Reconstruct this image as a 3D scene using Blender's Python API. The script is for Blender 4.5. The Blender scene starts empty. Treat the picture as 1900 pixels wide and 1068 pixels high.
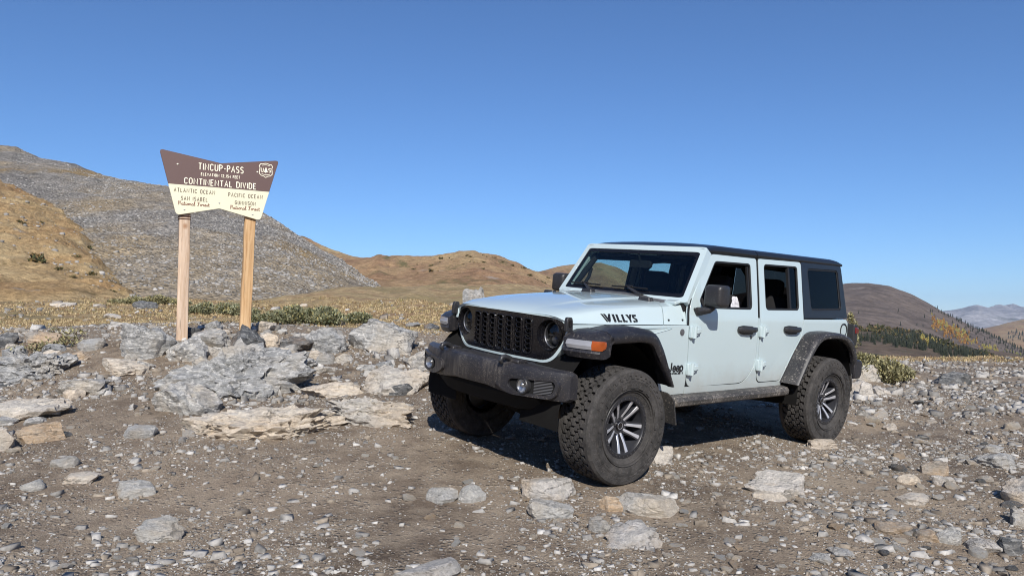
import bpy, bmesh, math, random
import numpy as np
from mathutils import Matrix, Vector

# ------------------------------------------------------------------ camera, sky, sun, exposure
scene = bpy.context.scene
COL = scene.collection
CAM_H = 1.6
PITCH = math.radians(2.3)
ROLL = math.radians(0.8)
FPX, IW, IH = 1389.8, 1900.0, 1068.0            # focal length in pixels of the photograph
_rt = Vector((1, 0, 0)); _up = Vector((0, -math.sin(PITCH), math.cos(PITCH)))
C_FWD = Vector((0, math.cos(PITCH), math.sin(PITCH)))
C_RIGHT = math.cos(ROLL) * _rt + math.sin(ROLL) * _up
C_DOWN = -math.cos(ROLL) * _up + math.sin(ROLL) * _rt
cam_data = bpy.data.cameras.new('camera')
cam = bpy.data.objects.new('camera', cam_data); COL.objects.link(cam)
m = Matrix.Identity(4)
for r in range(3):
    m[r][0] = C_RIGHT[r]; m[r][1] = -C_DOWN[r]; m[r][2] = -C_FWD[r]
m[2][3] = CAM_H
cam.matrix_world = m
cam_data.sensor_width = 36.0
cam_data.lens = FPX / IW * 36.0
cam_data.clip_start = 0.1
cam_data.clip_end = 60000.0
scene.camera = cam

SUN_DIR = Vector((0.0565, -0.810, 0.583)).normalized()      # towards the sun
world = bpy.data.worlds.new('World'); scene.world = world; world.use_nodes = True
wn = world.node_tree.nodes; wl = world.node_tree.links
bg = wn['Background']
sky = wn.new('ShaderNodeTexSky'); sky.sky_type = 'NISHITA'; sky.sun_disc = False
sky.sun_elevation = math.asin(SUN_DIR.z)
sky.sun_rotation = math.atan2(SUN_DIR.x, SUN_DIR.y)
sky.altitude = 3200.0; sky.air_density = 1.3; sky.dust_density = 0.0; sky.ozone_density = 10.0
wl.new(sky.outputs[0], bg.inputs[0]); bg.inputs[1].default_value = 0.108
sun_data = bpy.data.lights.new('sun', 'SUN'); sun_data.energy = 4.8; sun_data.angle = math.radians(0.53)
sun_data.color = (1.0, 0.955, 0.89)
sun = bpy.data.objects.new('sun', sun_data); COL.objects.link(sun)
sun.rotation_euler = SUN_DIR.to_track_quat('Z', 'Y').to_euler()
sun.location = (0, -10, 30)
vs = scene.view_settings
vs.view_transform = 'Standard'; vs.look = 'None'; vs.gamma = 1.0; vs.use_curve_mapping = False; vs.exposure = 0.22
scene.cycles.use_denoising = True
scene.cycles.filter_width = 1.05
scene.cycles.max_bounces = 8
scene.cycles.transparent_max_bounces = 16
scene.cycles.volume_bounces = 0

rnd = random.Random(7)
nrs = np.random.RandomState(11)

def uvd(u, v, d):
    """world point seen at photo pixel (u, v) at depth d, used to read the layout off the photo"""
    return Vector((0, 0, CAM_H)) + (C_RIGHT * ((u - IW / 2) / FPX) + C_DOWN * ((v - IH / 2) / FPX) + C_FWD) * d

# ------------------------------------------------------------------ numpy noise
_perm = np.random.RandomState(3).permutation(256); _perm = np.concatenate([_perm, _perm, _perm])
_grad = np.random.RandomState(4).normal(size=(256, 3)); _grad /= np.linalg.norm(_grad, axis=1)[:, None]
def perlin(p):
    p = np.asarray(p, float); i = np.floor(p).astype(int); f = p - i; i &= 255
    u = f * f * f * (f * (f * 6 - 15) + 10)
    out = 0
    for dx in (0, 1):
        for dy in (0, 1):
            for dz in (0, 1):
                h = _perm[_perm[_perm[(i[:, 0] + dx) & 255] + ((i[:, 1] + dy) & 255)] + ((i[:, 2] + dz) & 255)]
                g = _grad[h]
                d = g[:, 0] * (f[:, 0] - dx) + g[:, 1] * (f[:, 1] - dy) + g[:, 2] * (f[:, 2] - dz)
                w = (u[:, 0] if dx else 1 - u[:, 0]) * (u[:, 1] if dy else 1 - u[:, 1]) * (u[:, 2] if dz else 1 - u[:, 2])
                out = out + d * w
    return out
def fbm(p, octv=4, gain=0.5):
    p = np.asarray(p, float); a = 1.0; s = 0
    for k in range(octv):
        s = s + a * perlin(p * (2.03 ** k) + 17.3 * k); a *= gain
    return s

# ------------------------------------------------------------------ node materials
def new_mat(name):
    mt = bpy.data.materials.new(name); mt.use_nodes = True
    nt = mt.node_tree; b = nt.nodes['Principled BSDF']
    return mt, nt, b
def N(nt, typ, **kw):
    n = nt.nodes.new(typ)
    for k, v in kw.items():
        if k.startswith('i_'):
            key = k[2:]
            n.inputs[int(key) if key.isdigit() else key.replace('_', ' ')].default_value = v
        else:
            setattr(n, k, v)
    return n
def L(nt, a, b): nt.links.new(a, b)
def ramp(nt, fac, stops, interp='LINEAR'):
    r = nt.nodes.new('ShaderNodeValToRGB'); r.color_ramp.interpolation = interp
    el = r.color_ramp.elements
    while len(el) < len(stops): el.new(0.5)
    for e, (pos, c) in zip(el, stops):
        e.position = pos; e.color = (c, c, c, 1) if isinstance(c, (int, float)) else (c[0], c[1], c[2], 1)
    if fac is not None: L(nt, fac, r.inputs[0])
    return r
def mix(nt, fac, a, b, mode='MIX'):
    n = nt.nodes.new('ShaderNodeMix'); n.data_type = 'RGBA'; n.blend_type = mode
    for src, key in ((fac, 0), (a, 6), (b, 7)):
        if isinstance(src, (int, float)): n.inputs[key].default_value = src
        elif isinstance(src, tuple): n.inputs[key].default_value = (src[0], src[1], src[2], 1)
        else: L(nt, src, n.inputs[key])
    return n.outputs[2]
def mathn(nt, op, a, b=None):
    n = nt.nodes.new('ShaderNodeMath'); n.operation = op
    for src, key in ((a, 0), (b, 1)):
        if src is None: continue
        if isinstance(src, (int, float)): n.inputs[key].default_value = src
        else: L(nt, src, n.inputs[key])
    return n.outputs[0]
def coords(nt, kind='Object', scale=(1, 1, 1), rot=(0, 0, 0), rand=False):
    tc = nt.nodes.new('ShaderNodeTexCoord'); mp = nt.nodes.new('ShaderNodeMapping')
    mp.inputs['Scale'].default_value = scale; mp.inputs['Rotation'].default_value = rot
    out = tc.outputs[kind]
    if rand:
        oi = nt.nodes.new('ShaderNodeObjectInfo')
        ad = nt.nodes.new('ShaderNodeVectorMath'); ad.operation = 'MULTIPLY_ADD'
        cx = nt.nodes.new('ShaderNodeCombineXYZ')
        for k in range(3): L(nt, oi.outputs['Random'], cx.inputs[k])
        L(nt, cx.outputs[0], ad.inputs[0]); ad.inputs[1].default_value = (37.0, 53.0, 71.0)
        L(nt, out, ad.inputs[2]); out = ad.outputs[0]
    L(nt, out, mp.inputs[0])
    return mp.outputs[0]
def noise(nt, vec, scale, detail=4, rough=0.55, dist=0.0):
    n = N(nt, 'ShaderNodeTexNoise'); n.inputs['Scale'].default_value = scale; n.inputs['Detail'].default_value = detail
    n.inputs['Roughness'].default_value = rough; n.inputs['Distortion'].default_value = dist
    L(nt, vec, n.inputs['Vector']); return n
def voro(nt, vec, scale, feature='F1', rnds=1.0):
    n = N(nt, 'ShaderNodeTexVoronoi', feature=feature); n.inputs['Scale'].default_value = scale
    n.inputs['Randomness'].default_value = rnds
    L(nt, vec, n.inputs['Vector']); return n
def bump(nt, b, height, strength=0.5, dist=0.02, normal=None):
    n = N(nt, 'ShaderNodeBump'); n.inputs['Strength'].default_value = strength; n.inputs['Distance'].default_value = dist
    L(nt, height, n.inputs['Height'])
    if normal is not None: L(nt, normal, n.inputs['Normal'])
    if b is not None: L(nt, n.outputs[0], b.inputs['Normal'])
    return n.outputs[0]
def plain(name, col, rough=0.5, metal=0.0, coat=0.0, spec=0.5, var=0.0):
    mt, nt, b = new_mat(name)
    b.inputs['Base Color'].default_value = (*col, 1); b.inputs['Roughness'].default_value = rough
    b.inputs['Metallic'].default_value = metal; b.inputs['Coat Weight'].default_value = coat
    b.inputs['Specular IOR Level'].default_value = spec
    if var:
        v = coords(nt); n = noise(nt, v, 9.0, 5)
        L(nt, mix(nt, n.outputs[0], tuple(c * (1 - var) for c in col), tuple(min(1, c * (1 + var)) for c in col)), b.inputs['Base Color'])
    return mt

# ------------------------------------------------------------------ mesh helpers
def link(o, parent=None):
    COL.objects.link(o)
    if parent is not None: o.parent = parent
    return o
def finish(me, smooth=35.0):
    if smooth is not None:
        me.shade_smooth()
        if smooth < 179: me.set_sharp_from_angle(angle=math.radians(smooth))
def mesh_from(name, verts, faces, mats, parent=None, smooth=35.0, recalc=True, bevel=None, fmat=None):
    me = bpy.data.meshes.new(name)
    me.from_pydata([tuple(v) for v in verts], [], faces)
    if recalc:
        bm = bmesh.new(); bm.from_mesh(me)
        bmesh.ops.recalc_face_normals(bm, faces=bm.faces); bm.to_mesh(me); bm.free()
    for mt in (mats if isinstance(mats, (list, tuple)) else [mats]): me.materials.append(mt)
    if fmat is not None: me.polygons.foreach_set('material_index', fmat)
    finish(me, smooth)
    o = bpy.data.objects.new(name, me)
    if bevel:
        md = o.modifiers.new('bevel', 'BEVEL'); md.width = bevel; md.segments = 2; md.limit_method = 'ANGLE'
        md.angle_limit = math.radians(38)
    return link(o, parent)
def np_mesh(name, V, Fa, mats, parent=None, fmat=None, smooth=None):
    """fast mesh from numpy arrays, Fa of shape (n, 3) or (n, 4)"""
    me = bpy.data.meshes.new(name); n, k = Fa.shape
    me.vertices.add(len(V)); me.vertices.foreach_set('co', np.ascontiguousarray(V, dtype=np.float32).ravel())
    me.loops.add(n * k); me.loops.foreach_set('vertex_index', np.ascontiguousarray(Fa, dtype=np.int32).ravel())
    me.polygons.add(n); me.polygons.foreach_set('loop_start', np.arange(0, n * k, k, dtype=np.int32))
    me.update(calc_edges=True)
    for mt in (mats if isinstance(mats, (list, tuple)) else [mats]): me.materials.append(mt)
    if fmat is not None: me.polygons.foreach_set('material_index', np.asarray(fmat, dtype=np.int32))
    me.validate()
    finish(me, smooth)
    o = bpy.data.objects.new(name, me)
    return link(o, parent)
class MB:
    def __init__(s): s.v = []; s.f = []
    def add(s, v, f):
        k = len(s.v); s.v += [tuple(q) for q in v]; s.f += [tuple(i + k for i in q) for q in f]; return s
    def box(s, c, size, rot=None):
        hx, hy, hz = (q / 2 for q in size)
        v = [Vector((x, y, z)) for x in (-hx, hx) for y in (-hy, hy) for z in (-hz, hz)]
        if rot is not None: v = [rot @ q for q in v]
        c = Vector(c)
        return s.add([q + c for q in v], [(0, 1, 3, 2), (4, 6, 7, 5), (0, 4, 5, 1), (2, 3, 7, 6), (0, 2, 6, 4), (1, 5, 7, 3)])
    def cyl(s, a, b, r, n=16, r2=None, caps=True):
        return s.tube([a, b], [r, r if r2 is None else r2], n, caps)
    def tube(s, path, r, n=8, caps=True, flat=None, normal=None, closed=False):
        """sweep; flat = (half width, half height) with 'normal' the height axis"""
        P = [Vector(q) for q in path]; k = len(P); rs = r if isinstance(r, (list, tuple)) else [r] * k
        loops = []
        nprev = None
        for i, q in enumerate(P):
            a = P[i - 1] if (i > 0 or closed) else None; b = P[(i + 1) % k] if (i < k - 1 or closed) else None
            t1 = (q - a).normalized() if a is not None else None; t2 = (b - q).normalized() if b is not None else None
            t = (t1 + t2) if (t1 is not None and t2 is not None) else (t1 or t2)
            if t.length < 1e-6: t = t2
            t = t.normalized()
            ms = 1.0
            if t1 is not None and t2 is not None: ms = min(1.6, 1.0 / max(0.3, t.dot(t2)))
            if normal is not None: nn = Vector(normal); w = t.cross(nn).normalized(); nn = w.cross(t).normalized()
            else:
                if nprev is None: nprev = Vector((0, 0, 1)) if abs(t.z) < 0.9 else Vector((1, 0, 0))
                w = t.cross(nprev).normalized(); nn = w.cross(t).normalized(); nprev = nn
            ring = []
            for j in range(n):
                an = 2 * math.pi * j / n
                if flat: ring.append(q + w * (math.cos(an) * flat[0] * ms) + nn * (math.sin(an) * flat[1]))
                else: ring.append(q + w * (math.cos(an) * rs[i] * ms) + nn * (math.sin(an) * rs[i]))
            loops.append(ring)
        return s.loft(loops, caps=caps and not closed, closed=closed)
    def loft(s, loops, caps=True, closed=False, ring=True):
        n = len(loops[0]); v = [q for l in loops for q in l]; f = []
        k = len(loops)
        for i in range(k if closed else k - 1):
            i2 = (i + 1) % k
            for j in range(n if ring else n - 1):
                j2 = (j + 1) % n
                f.append((i * n + j, i * n + j2, i2 * n + j2, i2 * n + j))
        if caps and not closed:
            f.append(tuple(range(n))[::-1]); f.append(tuple((k - 1) * n + j for j in range(n)))
        return s.add(v, f)
    def lathe(s, prof, c, axis='y', n=48, closed=False):
        """prof = [(r, h)] ; axis of revolution through c"""
        loops = []
        c = Vector(c)
        for j in range(n):
            a = 2 * math.pi * j / n; ca, sa = math.cos(a), math.sin(a); l = []
            for r, h in prof:
                if axis == 'y': l.append(c + Vector((r * ca, h, r * sa)))
                elif axis == 'x': l.append(c + Vector((h, r * ca, r * sa)))
                else: l.append(c + Vector((r * ca, r * sa, h)))
            loops.append(l)
        return s.loft(loops, caps=False, closed=True, ring=closed)
    def prism(s, poly, fn, t0, t1):
        """2D polygon extruded: fn(a, b, t) -> point"""
        n = len(poly); v = [fn(a, b, t0) for a, b in poly] + [fn(a, b, t1) for a, b in poly]
        f = [tuple(range(n))[::-1], tuple(range(n, 2 * n))] + [(i, (i + 1) % n, n + (i + 1) % n, n + i) for i in range(n)]
        return s.add(v, f)
    def build(s, name, mats, parent=None, smooth=35.0, bevel=None):
        return mesh_from(name, s.v, s.f, mats, parent, smooth, True, bevel)
def rpoly(pts, r, seg=4):
    """polygon with rounded corners; r one radius or one per corner"""
    out = []; n = len(pts)
    for i in range(n):
        p = Vector(pts[i]); a = Vector(pts[i - 1]) - p; b = Vector(pts[(i + 1) % n]) - p
        rr = r[i] if isinstance(r, (list, tuple)) else r
        rr = min(rr, a.length * 0.48, b.length * 0.48)
        if rr < 1e-5: out.append(tuple(p)); continue
        p0 = p + a.normalized() * rr; p1 = p + b.normalized() * rr
        for k in range(seg + 1):
            t = k / seg
            q = (1 - t) ** 2 * p0 + 2 * t * (1 - t) * p + t * t * p1
            out.append((q.x, q.y))
    return out
def panel(name, outer, holes, fn, thick, mats, parent=None, cuts_a=(), cuts_b=(), bevel=0.004, smooth=30):
    """sheet cut to the 2D outline with holes, bent by fn(a, b, t) and given thickness"""
    bm = bmesh.new()
    es = []
    for loop in [outer] + list(holes):
        vs_ = [bm.verts.new((a, 0, b)) for a, b in loop]
        es += [bm.edges.new((vs_[i], vs_[(i + 1) % len(vs_)])) for i in range(len(vs_))]
    bmesh.ops.triangle_fill(bm, edges=es, use_beauty=True, use_dissolve=False)
    for c in cuts_a:
        bmesh.ops.bisect_plane(bm, geom=bm.verts[:] + bm.edges[:] + bm.faces[:], dist=1e-5, plane_co=(c, 0, 0), plane_no=(1, 0, 0))
    for c in cuts_b:
        bmesh.ops.bisect_plane(bm, geom=bm.verts[:] + bm.edges[:] + bm.faces[:], dist=1e-5, plane_co=(0, 0, c), plane_no=(0, 0, 1))
    bm.verts.index_update()
    n = len(bm.verts)
    V = [fn(v.co.x, v.co.z, 0.0) for v in bm.verts] + [fn(v.co.x, v.co.z, -thick) for v in bm.verts]
    Fc = []
    for f in bm.faces:
        ids = [v.index for v in f.verts]; Fc.append(tuple(ids)); Fc.append(tuple(i + n for i in ids[::-1]))
    for e in bm.edges:
        if len(e.link_faces) == 1:
            a, b = e.verts[0].index, e.verts[1].index; Fc.append((a, b, b + n, a + n))
    bm.free()
    return mesh_from(name, V, Fc, mats, parent, smooth, True, bevel)
def tag(o, label=None, cat=None, group=None, kind=None):
    if label: o['label'] = label
    if cat: o['category'] = cat
    if group: o['group'] = group
    if kind: o['kind'] = kind
    return o
def empty(name, parent=None, loc=(0, 0, 0)):
    o = bpy.data.objects.new(name, None); o.location = loc; o.empty_display_size = 0.1
    return link(o, parent)
def copy_tree(o, parent=None):
    c = o.copy(); COL.objects.link(c); c.parent = parent
    for ch in list(o.children): copy_tree(ch, c)
    return c
def lerp(a, b, t): return a + (b - a) * t
def interp(x, xs, ys): return float(np.interp(x, xs, ys))
# ------------------------------------------------------------------ ground height
_cp = [(0, 0, 0), (-4, 0, .2), (4, 0, -.12), (-9, 0, .4), (9, 0, -.25), (-3, 3.6, .36), (3, 3.6, .16), (0, 3.6, .26), (-7, 4, .45), (7, 4, .12),
       (0.742, 5.648, .402), (-0.327, 6.909, .552), (3.037, 7.592, .409), (1.968, 8.853, .559), (1.35, 7.25, .480),
       (8, 30, .7), (14, 45, -.5), (20, 90, -6), (17.5, 33, -1.6), (30, 33, -2.2), (24, 45, -6.5), (45, 45, -7.5), (55, 90, -28), (80, 90, -30),
       (70, 25, -2), (40, 12, -.6), (25, 2, -.4), (-25, 2, 1.0), (-40, 25, 3), (-70, 90, 9), (-40, 10, 2)]
for u, v, d in [(100, 850, 5.9), (300, 850, 5.9), (600, 850, 6.0), (100, 960, 4.7), (500, 960, 4.75), (900, 960, 4.75), (150, 760, 7.4), (500, 790, 7.0),
                (0, 700, 9), (250, 705, 8.6), (430, 705, 8.8), (600, 705, 9.0), (760, 705, 8.9), (-250, 660, 9.8), (0, 640, 10), (200, 636, 10), (335, 632, 9.95),
                (455, 612, 10.7), (600, 650, 10.2), (760, 650, 10.4), (850, 640, 11), (0, 604, 14), (300, 600, 14), (600, 606, 13.5),
                (800, 606, 13.5), (950, 600, 14), (0, 578, 25), (400, 582, 25), (750, 577, 25), (1050, 577, 25), (0, 558, 50), (400, 566, 50),
                (750, 564, 50), (1050, 562, 60), (0, 547, 90), (400, 556, 90), (800, 558, 90), (1100, 560, 90), (1400, 900, 5.67), (1800, 900, 5.98),
                (1800, 1000, 4.69), (1850, 800, 8.3), (1650, 760, 9.4), (1850, 720, 12.5), (1650, 702, 13), (1850, 690, 16), (1700, 677, 19),
                (1850, 664, 24), (1650, 667, 23), (2200, 690, 18), (2200, 800, 8)]:
    q = uvd(u, v, d); _cp.append((q.x, q.y, q.z))
_cp = np.array(_cp, float)
def _phi(r2): return 0.5 * r2 * np.log(r2 + 1e-9)
_n = len(_cp)
_A = np.zeros((_n + 3, _n + 3)); _d2 = ((_cp[:, None, :2] - _cp[None, :, :2]) ** 2).sum(2)
_A[:_n, :_n] = _phi(_d2) + np.eye(_n) * 0.15
_A[:_n, _n] = 1; _A[:_n, _n + 1:] = _cp[:, :2]; _A[_n, :_n] = 1; _A[_n + 1:, :_n] = _cp[:, :2].T
_W = np.linalg.solve(_A, np.concatenate([_cp[:, 2], np.zeros(3)]))
_tyres = np.array([(0.742, 5.648), (-0.327, 6.909), (3.037, 7.592), (1.968, 8.853)])
def ruts(x, y):
    """0..1 in the two wheel tracks that run back from the car"""
    out = np.zeros_like(x)
    for (cx, cy) in ((3.037, 7.592), (1.968, 8.853)):
        s = (x - cx) * .763 + (y - cy) * .646 - .3; d = -(x - cx) * .646 + (y - cy) * .763 + .25 * np.sin(s * .35)
        out = np.maximum(out, np.exp(-(d / .17) ** 2) * np.clip(s / .8, 0, 1) * np.clip((14 - s) / 5, 0, 1))
    return out
def height(x, y):
    x = np.atleast_1d(np.asarray(x, float)); y = np.atleast_1d(np.asarray(y, float)); out = np.zeros(len(x))
    for s in range(0, len(x), 20000):
        xx, yy = x[s:s + 20000], y[s:s + 20000]
        r2 = (xx[:, None] - _cp[None, :, 0]) ** 2 + (yy[:, None] - _cp[None, :, 1]) ** 2
        z = _phi(r2) @ _W[:_n] + _W[_n] + _W[_n + 1] * xx + _W[_n + 2] * yy
        P = np.stack([xx, yy, np.zeros_like(xx)], 1)
        dt = np.sqrt(((xx[:, None] - _tyres[None, :, 0]) ** 2 + (yy[:, None] - _tyres[None, :, 1]) ** 2)).min(1)
        k = np.clip((dt - 0.25) / 0.5, 0, 1)
        amp = np.clip(yy / 12, .6, 3)
        z = z - .045 * ruts(xx, yy) + np.clip((yy - 13) / 25, 0, 1) * np.where(xx < 6, 1, .25) * .9 * fbm(P * .11 + 4, 3)
        z = z + k * amp * (0.035 * fbm(P * 0.9, 3) + 0.012 * fbm(P * 5.0 + 9, 3))
        out[s:s + 20000] = z
    return out
def hz(x, y): return float(height([x], [y])[0])
def ground_hit(u, v, dmax=90.0):
    """where the sight line through photo pixel (u, v) meets the ground"""
    a = np.array(uvd(u, v, 0.0)); b = np.array(uvd(u, v, 1.0)) - a
    ds = np.concatenate([np.arange(2.5, 16, .05), np.arange(16, dmax, .25)])
    P = a + ds[:, None] * b; g = height(P[:, 0], P[:, 1]) - P[:, 2]
    i = np.argmax(g > 0)
    if not (g > 0).any(): i = np.argmax(g)
    d = ds[i]
    if i > 0 and g[i] > 0: d = ds[i - 1] + (ds[i] - ds[i - 1]) * (-g[i - 1]) / (g[i] - g[i - 1] + 1e-9)
    p = a + d * b
    return Vector((p[0], p[1], hz(p[0], p[1]))), float(d)
def meadow_mask(x, y):
    P = np.stack([x * .5, y * .5, np.zeros_like(x)], 1)
    edge = np.interp(x, [-20, -8, -4, 0, 4, 7, 12, 30], [11.5, 11.2, 11.6, 11.8, 14, 18, 20.5, 20.5])
    return np.clip((y - edge + 3.2 * fbm(P, 4, .6)) / 3.4, 0, 1)

# ------------------------------------------------------------------ terrain materials
def mat_ground():
    mt, nt, b = new_mat('dirt_and_meadow')
    v = coords(nt)
    big = noise(nt, v, 0.55, 6, .6); mid = noise(nt, v, 4.0, 6, .65); fine = noise(nt, v, 38.0, 5, .7)
    dirt = ramp(nt, big.outputs[0], [(.32, (.070, .055, .044)), (.48, (.125, .101, .080)), (.66, (.215, .178, .140))]).outputs[0]
    dirt = mix(nt, ramp(nt, mid.outputs[0], [(.38, 0.0), (.66, .75)]).outputs[0], dirt, (.27, .232, .185))
    peb = voro(nt, v, 26.0); pebc = ramp(nt, peb.outputs['Color'], [(.0, (.08, .07, .06)), (.5, (.17, .15, .13)), (.8, (.36, .335, .305)), (1, (.48, .455, .42))]).outputs[0]
    pm = ramp(nt, peb.outputs['Distance'], [(.22, 1.0), (.42, 0.0)]).outputs[0]
    keep = ramp(nt, noise(nt, v, 6.0, 3).outputs[0], [(.42, 0.0), (.58, .85)]).outputs[0]
    dirt = mix(nt, mathn(nt, 'MULTIPLY', pm, keep), dirt, pebc)
    grain = voro(nt, v, 95.0); dirt = mix(nt, .5, dirt, ramp(nt, grain.outputs['Color'], [(0, .3), (1, 1.0)]).outputs[0], 'MULTIPLY')
    dirt = mix(nt, 1.0, dirt, (1.5, 1.42, 1.31), 'MULTIPLY')
    grass = ramp(nt, noise(nt, v, 1.3, 6, .7).outputs[0], [(.28, (.16, .115, .075)), (.42, (.30, .215, .115)), (.60, (.45, .335, .175)), (.8, (.34, .265, .18))]).outputs[0]
    grass = mix(nt, ramp(nt, noise(nt, v, 9.0, 5, .7).outputs[0], [(.4, 0.0), (.75, .7)]).outputs[0], grass, (.20, .16, .12))
    grass = mix(nt, ramp(nt, noise(nt, v, .22, 6, .7).outputs[0], [(.46, 0.0), (.6, .7)]).outputs[0], grass, (.21, .17, .085))
    grass = mix(nt, ramp(nt, noise(nt, v, .35, 6, .7, .4).outputs[0], [(.52, 0.0), (.64, .65)]).outputs[0], grass, (.24, .145, .085))
    grass = mix(nt, .6, grass, ramp(nt, noise(nt, v, 3.0, 6, .75).outputs[0], [(.28, .4), (.74, 1.6)]).outputs[0], 'MULTIPLY')
    at = N(nt, 'ShaderNodeAttribute', attribute_name='meadow')
    L(nt, mix(nt, at.outputs['Fac'], dirt, grass), b.inputs['Base Color'])
    b.inputs['Roughness'].default_value = .95; b.inputs['Specular IOR Level'].default_value = .15
    h = mathn(nt, 'ADD', mathn(nt, 'MULTIPLY', fine.outputs[0], .5), mathn(nt, 'ADD', mathn(nt, 'MULTIPLY', pm, keep), mathn(nt, 'MULTIPLY', grain.outputs['Distance'], -.35)))
    bump(nt, b, h, .9, .018)
    return mt
M_GROUND = mat_ground()
def mat_slope(name, stops, speck=None, stretch=(1, 1, 1), rot=(0, 0, 0), sc=.02, sc2=.3, veg=None, rockpatch=None, bumpd=.4, rock_sc=1.3):
    mt, nt, b = new_mat(name)
    v = coords(nt); vs_ = coords(nt, 'Object', stretch, rot)
    c = ramp(nt, noise(nt, vs_, sc, 8, .62, .3).outputs[0], stops).outputs[0]
    n2 = noise(nt, v, sc2, 7, .7)
    c = mix(nt, .8, c, ramp(nt, n2.outputs[0], [(.28, .35), (.5, .95), (.74, 1.65)]).outputs[0], 'MULTIPLY')
    c = mix(nt, .55, c, ramp(nt, noise(nt, v, sc2 * 4.5, 5, .75).outputs[0], [(.28, .4), (.74, 1.6)]).outputs[0], 'MULTIPLY')
    hgt = n2.outputs[0]
    if veg:
        m_ = ramp(nt, noise(nt, vs_, veg[1], 6, .7).outputs[0], [(veg[2], 0.0), (veg[2] + .1, .85)]).outputs[0]
        c = mix(nt, m_, c, veg[0])
    if rockpatch:
        m_ = ramp(nt, noise(nt, v, rockpatch[1], 6, .65).outputs[0], [(rockpatch[2], 0.0), (rockpatch[2] + .08, .9)]).outputs[0]
        c = mix(nt, m_, c, rockpatch[0])
    if speck:
        vo = voro(nt, v, rock_sc); vo2 = voro(nt, v, rock_sc * 2.7)
        s = ramp(nt, vo.outputs['Color'], [(0, speck[0]), (1, speck[1])]).outputs[0]
        s2 = ramp(nt, vo2.outputs['Color'], [(0, speck[0]), (1, speck[1])]).outputs[0]
        c = mix(nt, 1.0, c, s, 'MULTIPLY'); c = mix(nt, .8, c, s2, 'MULTIPLY')
        ed = ramp(nt, vo.outputs['Distance'], [(0.0, 1.0), (.6, .0)]).outputs[0]
        hgt = mathn(nt, 'ADD', mathn(nt, 'ADD', ed, vo.outputs['Color']), mathn(nt, 'MULTIPLY', vo2.outputs['Color'], .6))
    L(nt, c, b.inputs['Base Color']); b.inputs['Roughness'].default_value = .95; b.inputs['Specular IOR Level'].default_value = .1
    bump(nt, b, hgt, .8, bumpd)
    return mt
M_SCREE = mat_slope('scree_stone', [(.28, (.20, .188, .17)), (.46, (.27, .25, .222)), (.56, (.32, .265, .19)), (.70, (.37, .28, .165))], ((.72, .71, .70), (1.28, 1.28, 1.28)),
                    stretch=(1, .35, .5), rot=(0, 0, .5), sc=.05, sc2=.4, veg=((.30, .215, .11), .07, .56), bumpd=.4, rock_sc=2.4)
M_GRASSY = mat_slope('autumn_grass_slope', [(.28, (.24, .14, .07)), (.45, (.37, .25, .125)), (.6, (.46, .345, .19)), (.8, (.34, .265, .175))], None,
                     stretch=(1, .6, 2.6), sc=.10, sc2=2.2, veg=((.15, .11, .05), .35, .56), rockpatch=((.31, .285, .25), .25, .62), bumpd=.35)
M_TAN = mat_slope('tan_hill_grass', [(.28, (.20, .115, .072)), (.42, (.28, .175, .10)), (.55, (.345, .235, .128)), (.72, (.37, .28, .15))], None,
                  stretch=(1.4, .35, .6), rot=(0, 0, -.75), sc=.022, sc2=.35, veg=((.12, .11, .05), .05, .56), rockpatch=((.33, .285, .24), .022, .66), bumpd=1.0)
M_DARKMT = mat_slope('dark_mountain_scree', [(.3, (.095, .075, .063)), (.5, (.13, .104, .088)), (.7, (.165, .13, .105))], None,
                     stretch=(1, 1, .5), sc=.006, sc2=.05, veg=((.13, .085, .05), .008, .62), rockpatch=((.27, .235, .21), .012, .66), bumpd=3.0)
M_VALLEY = mat_slope('valley_scrub', [(.3, (.09, .07, .05)), (.55, (.15, .11, .08)), (.75, (.20, .15, .10))], None, sc=.02, sc2=.2, veg=((.05, .055, .03), .05, .5), bumpd=1.0)
M_FAR = mat_slope('far_mountain_rock', [(.3, (.20, .19, .19)), (.5, (.30, .285, .28)), (.7, (.40, .38, .37))], None, stretch=(1, 1, .4), sc=.0012, sc2=.008, veg=((.10, .10, .08), .0012, .58), bumpd=40.0)

# ------------------------------------------------------------------ ground sheet
def spaced(lo, hi, n, c, k):
    t = np.linspace(np.arcsinh((lo - c) / k), np.arcsinh((hi - c) / k), n); return c + k * np.sinh(t)
gx = spaced(-120, 120, 360, 0, 5.0); gy = spaced(-6, 110, 320, 6, 5.0)
GX, GY = np.meshgrid(gx, gy)
GZ = height(GX.ravel(), GY.ravel())
GV = np.stack([GX.ravel(), GY.ravel(), GZ], 1)
ii = np.arange(len(gy) - 1)[:, None] * len(gx) + np.arange(len(gx) - 1)[None, :]
GF = np.stack([ii, ii + 1, ii + len(gx) + 1, ii + len(gx)], 2).reshape(-1, 4)
ground = np_mesh('ground', GV, GF, M_GROUND, smooth=180)
tag(ground, kind='structure')
att = ground.data.attributes.new('meadow', 'FLOAT', 'POINT')
att.data.foreach_set('value', meadow_mask(GV[:, 0], GV[:, 1]).astype(np.float32))

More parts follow.
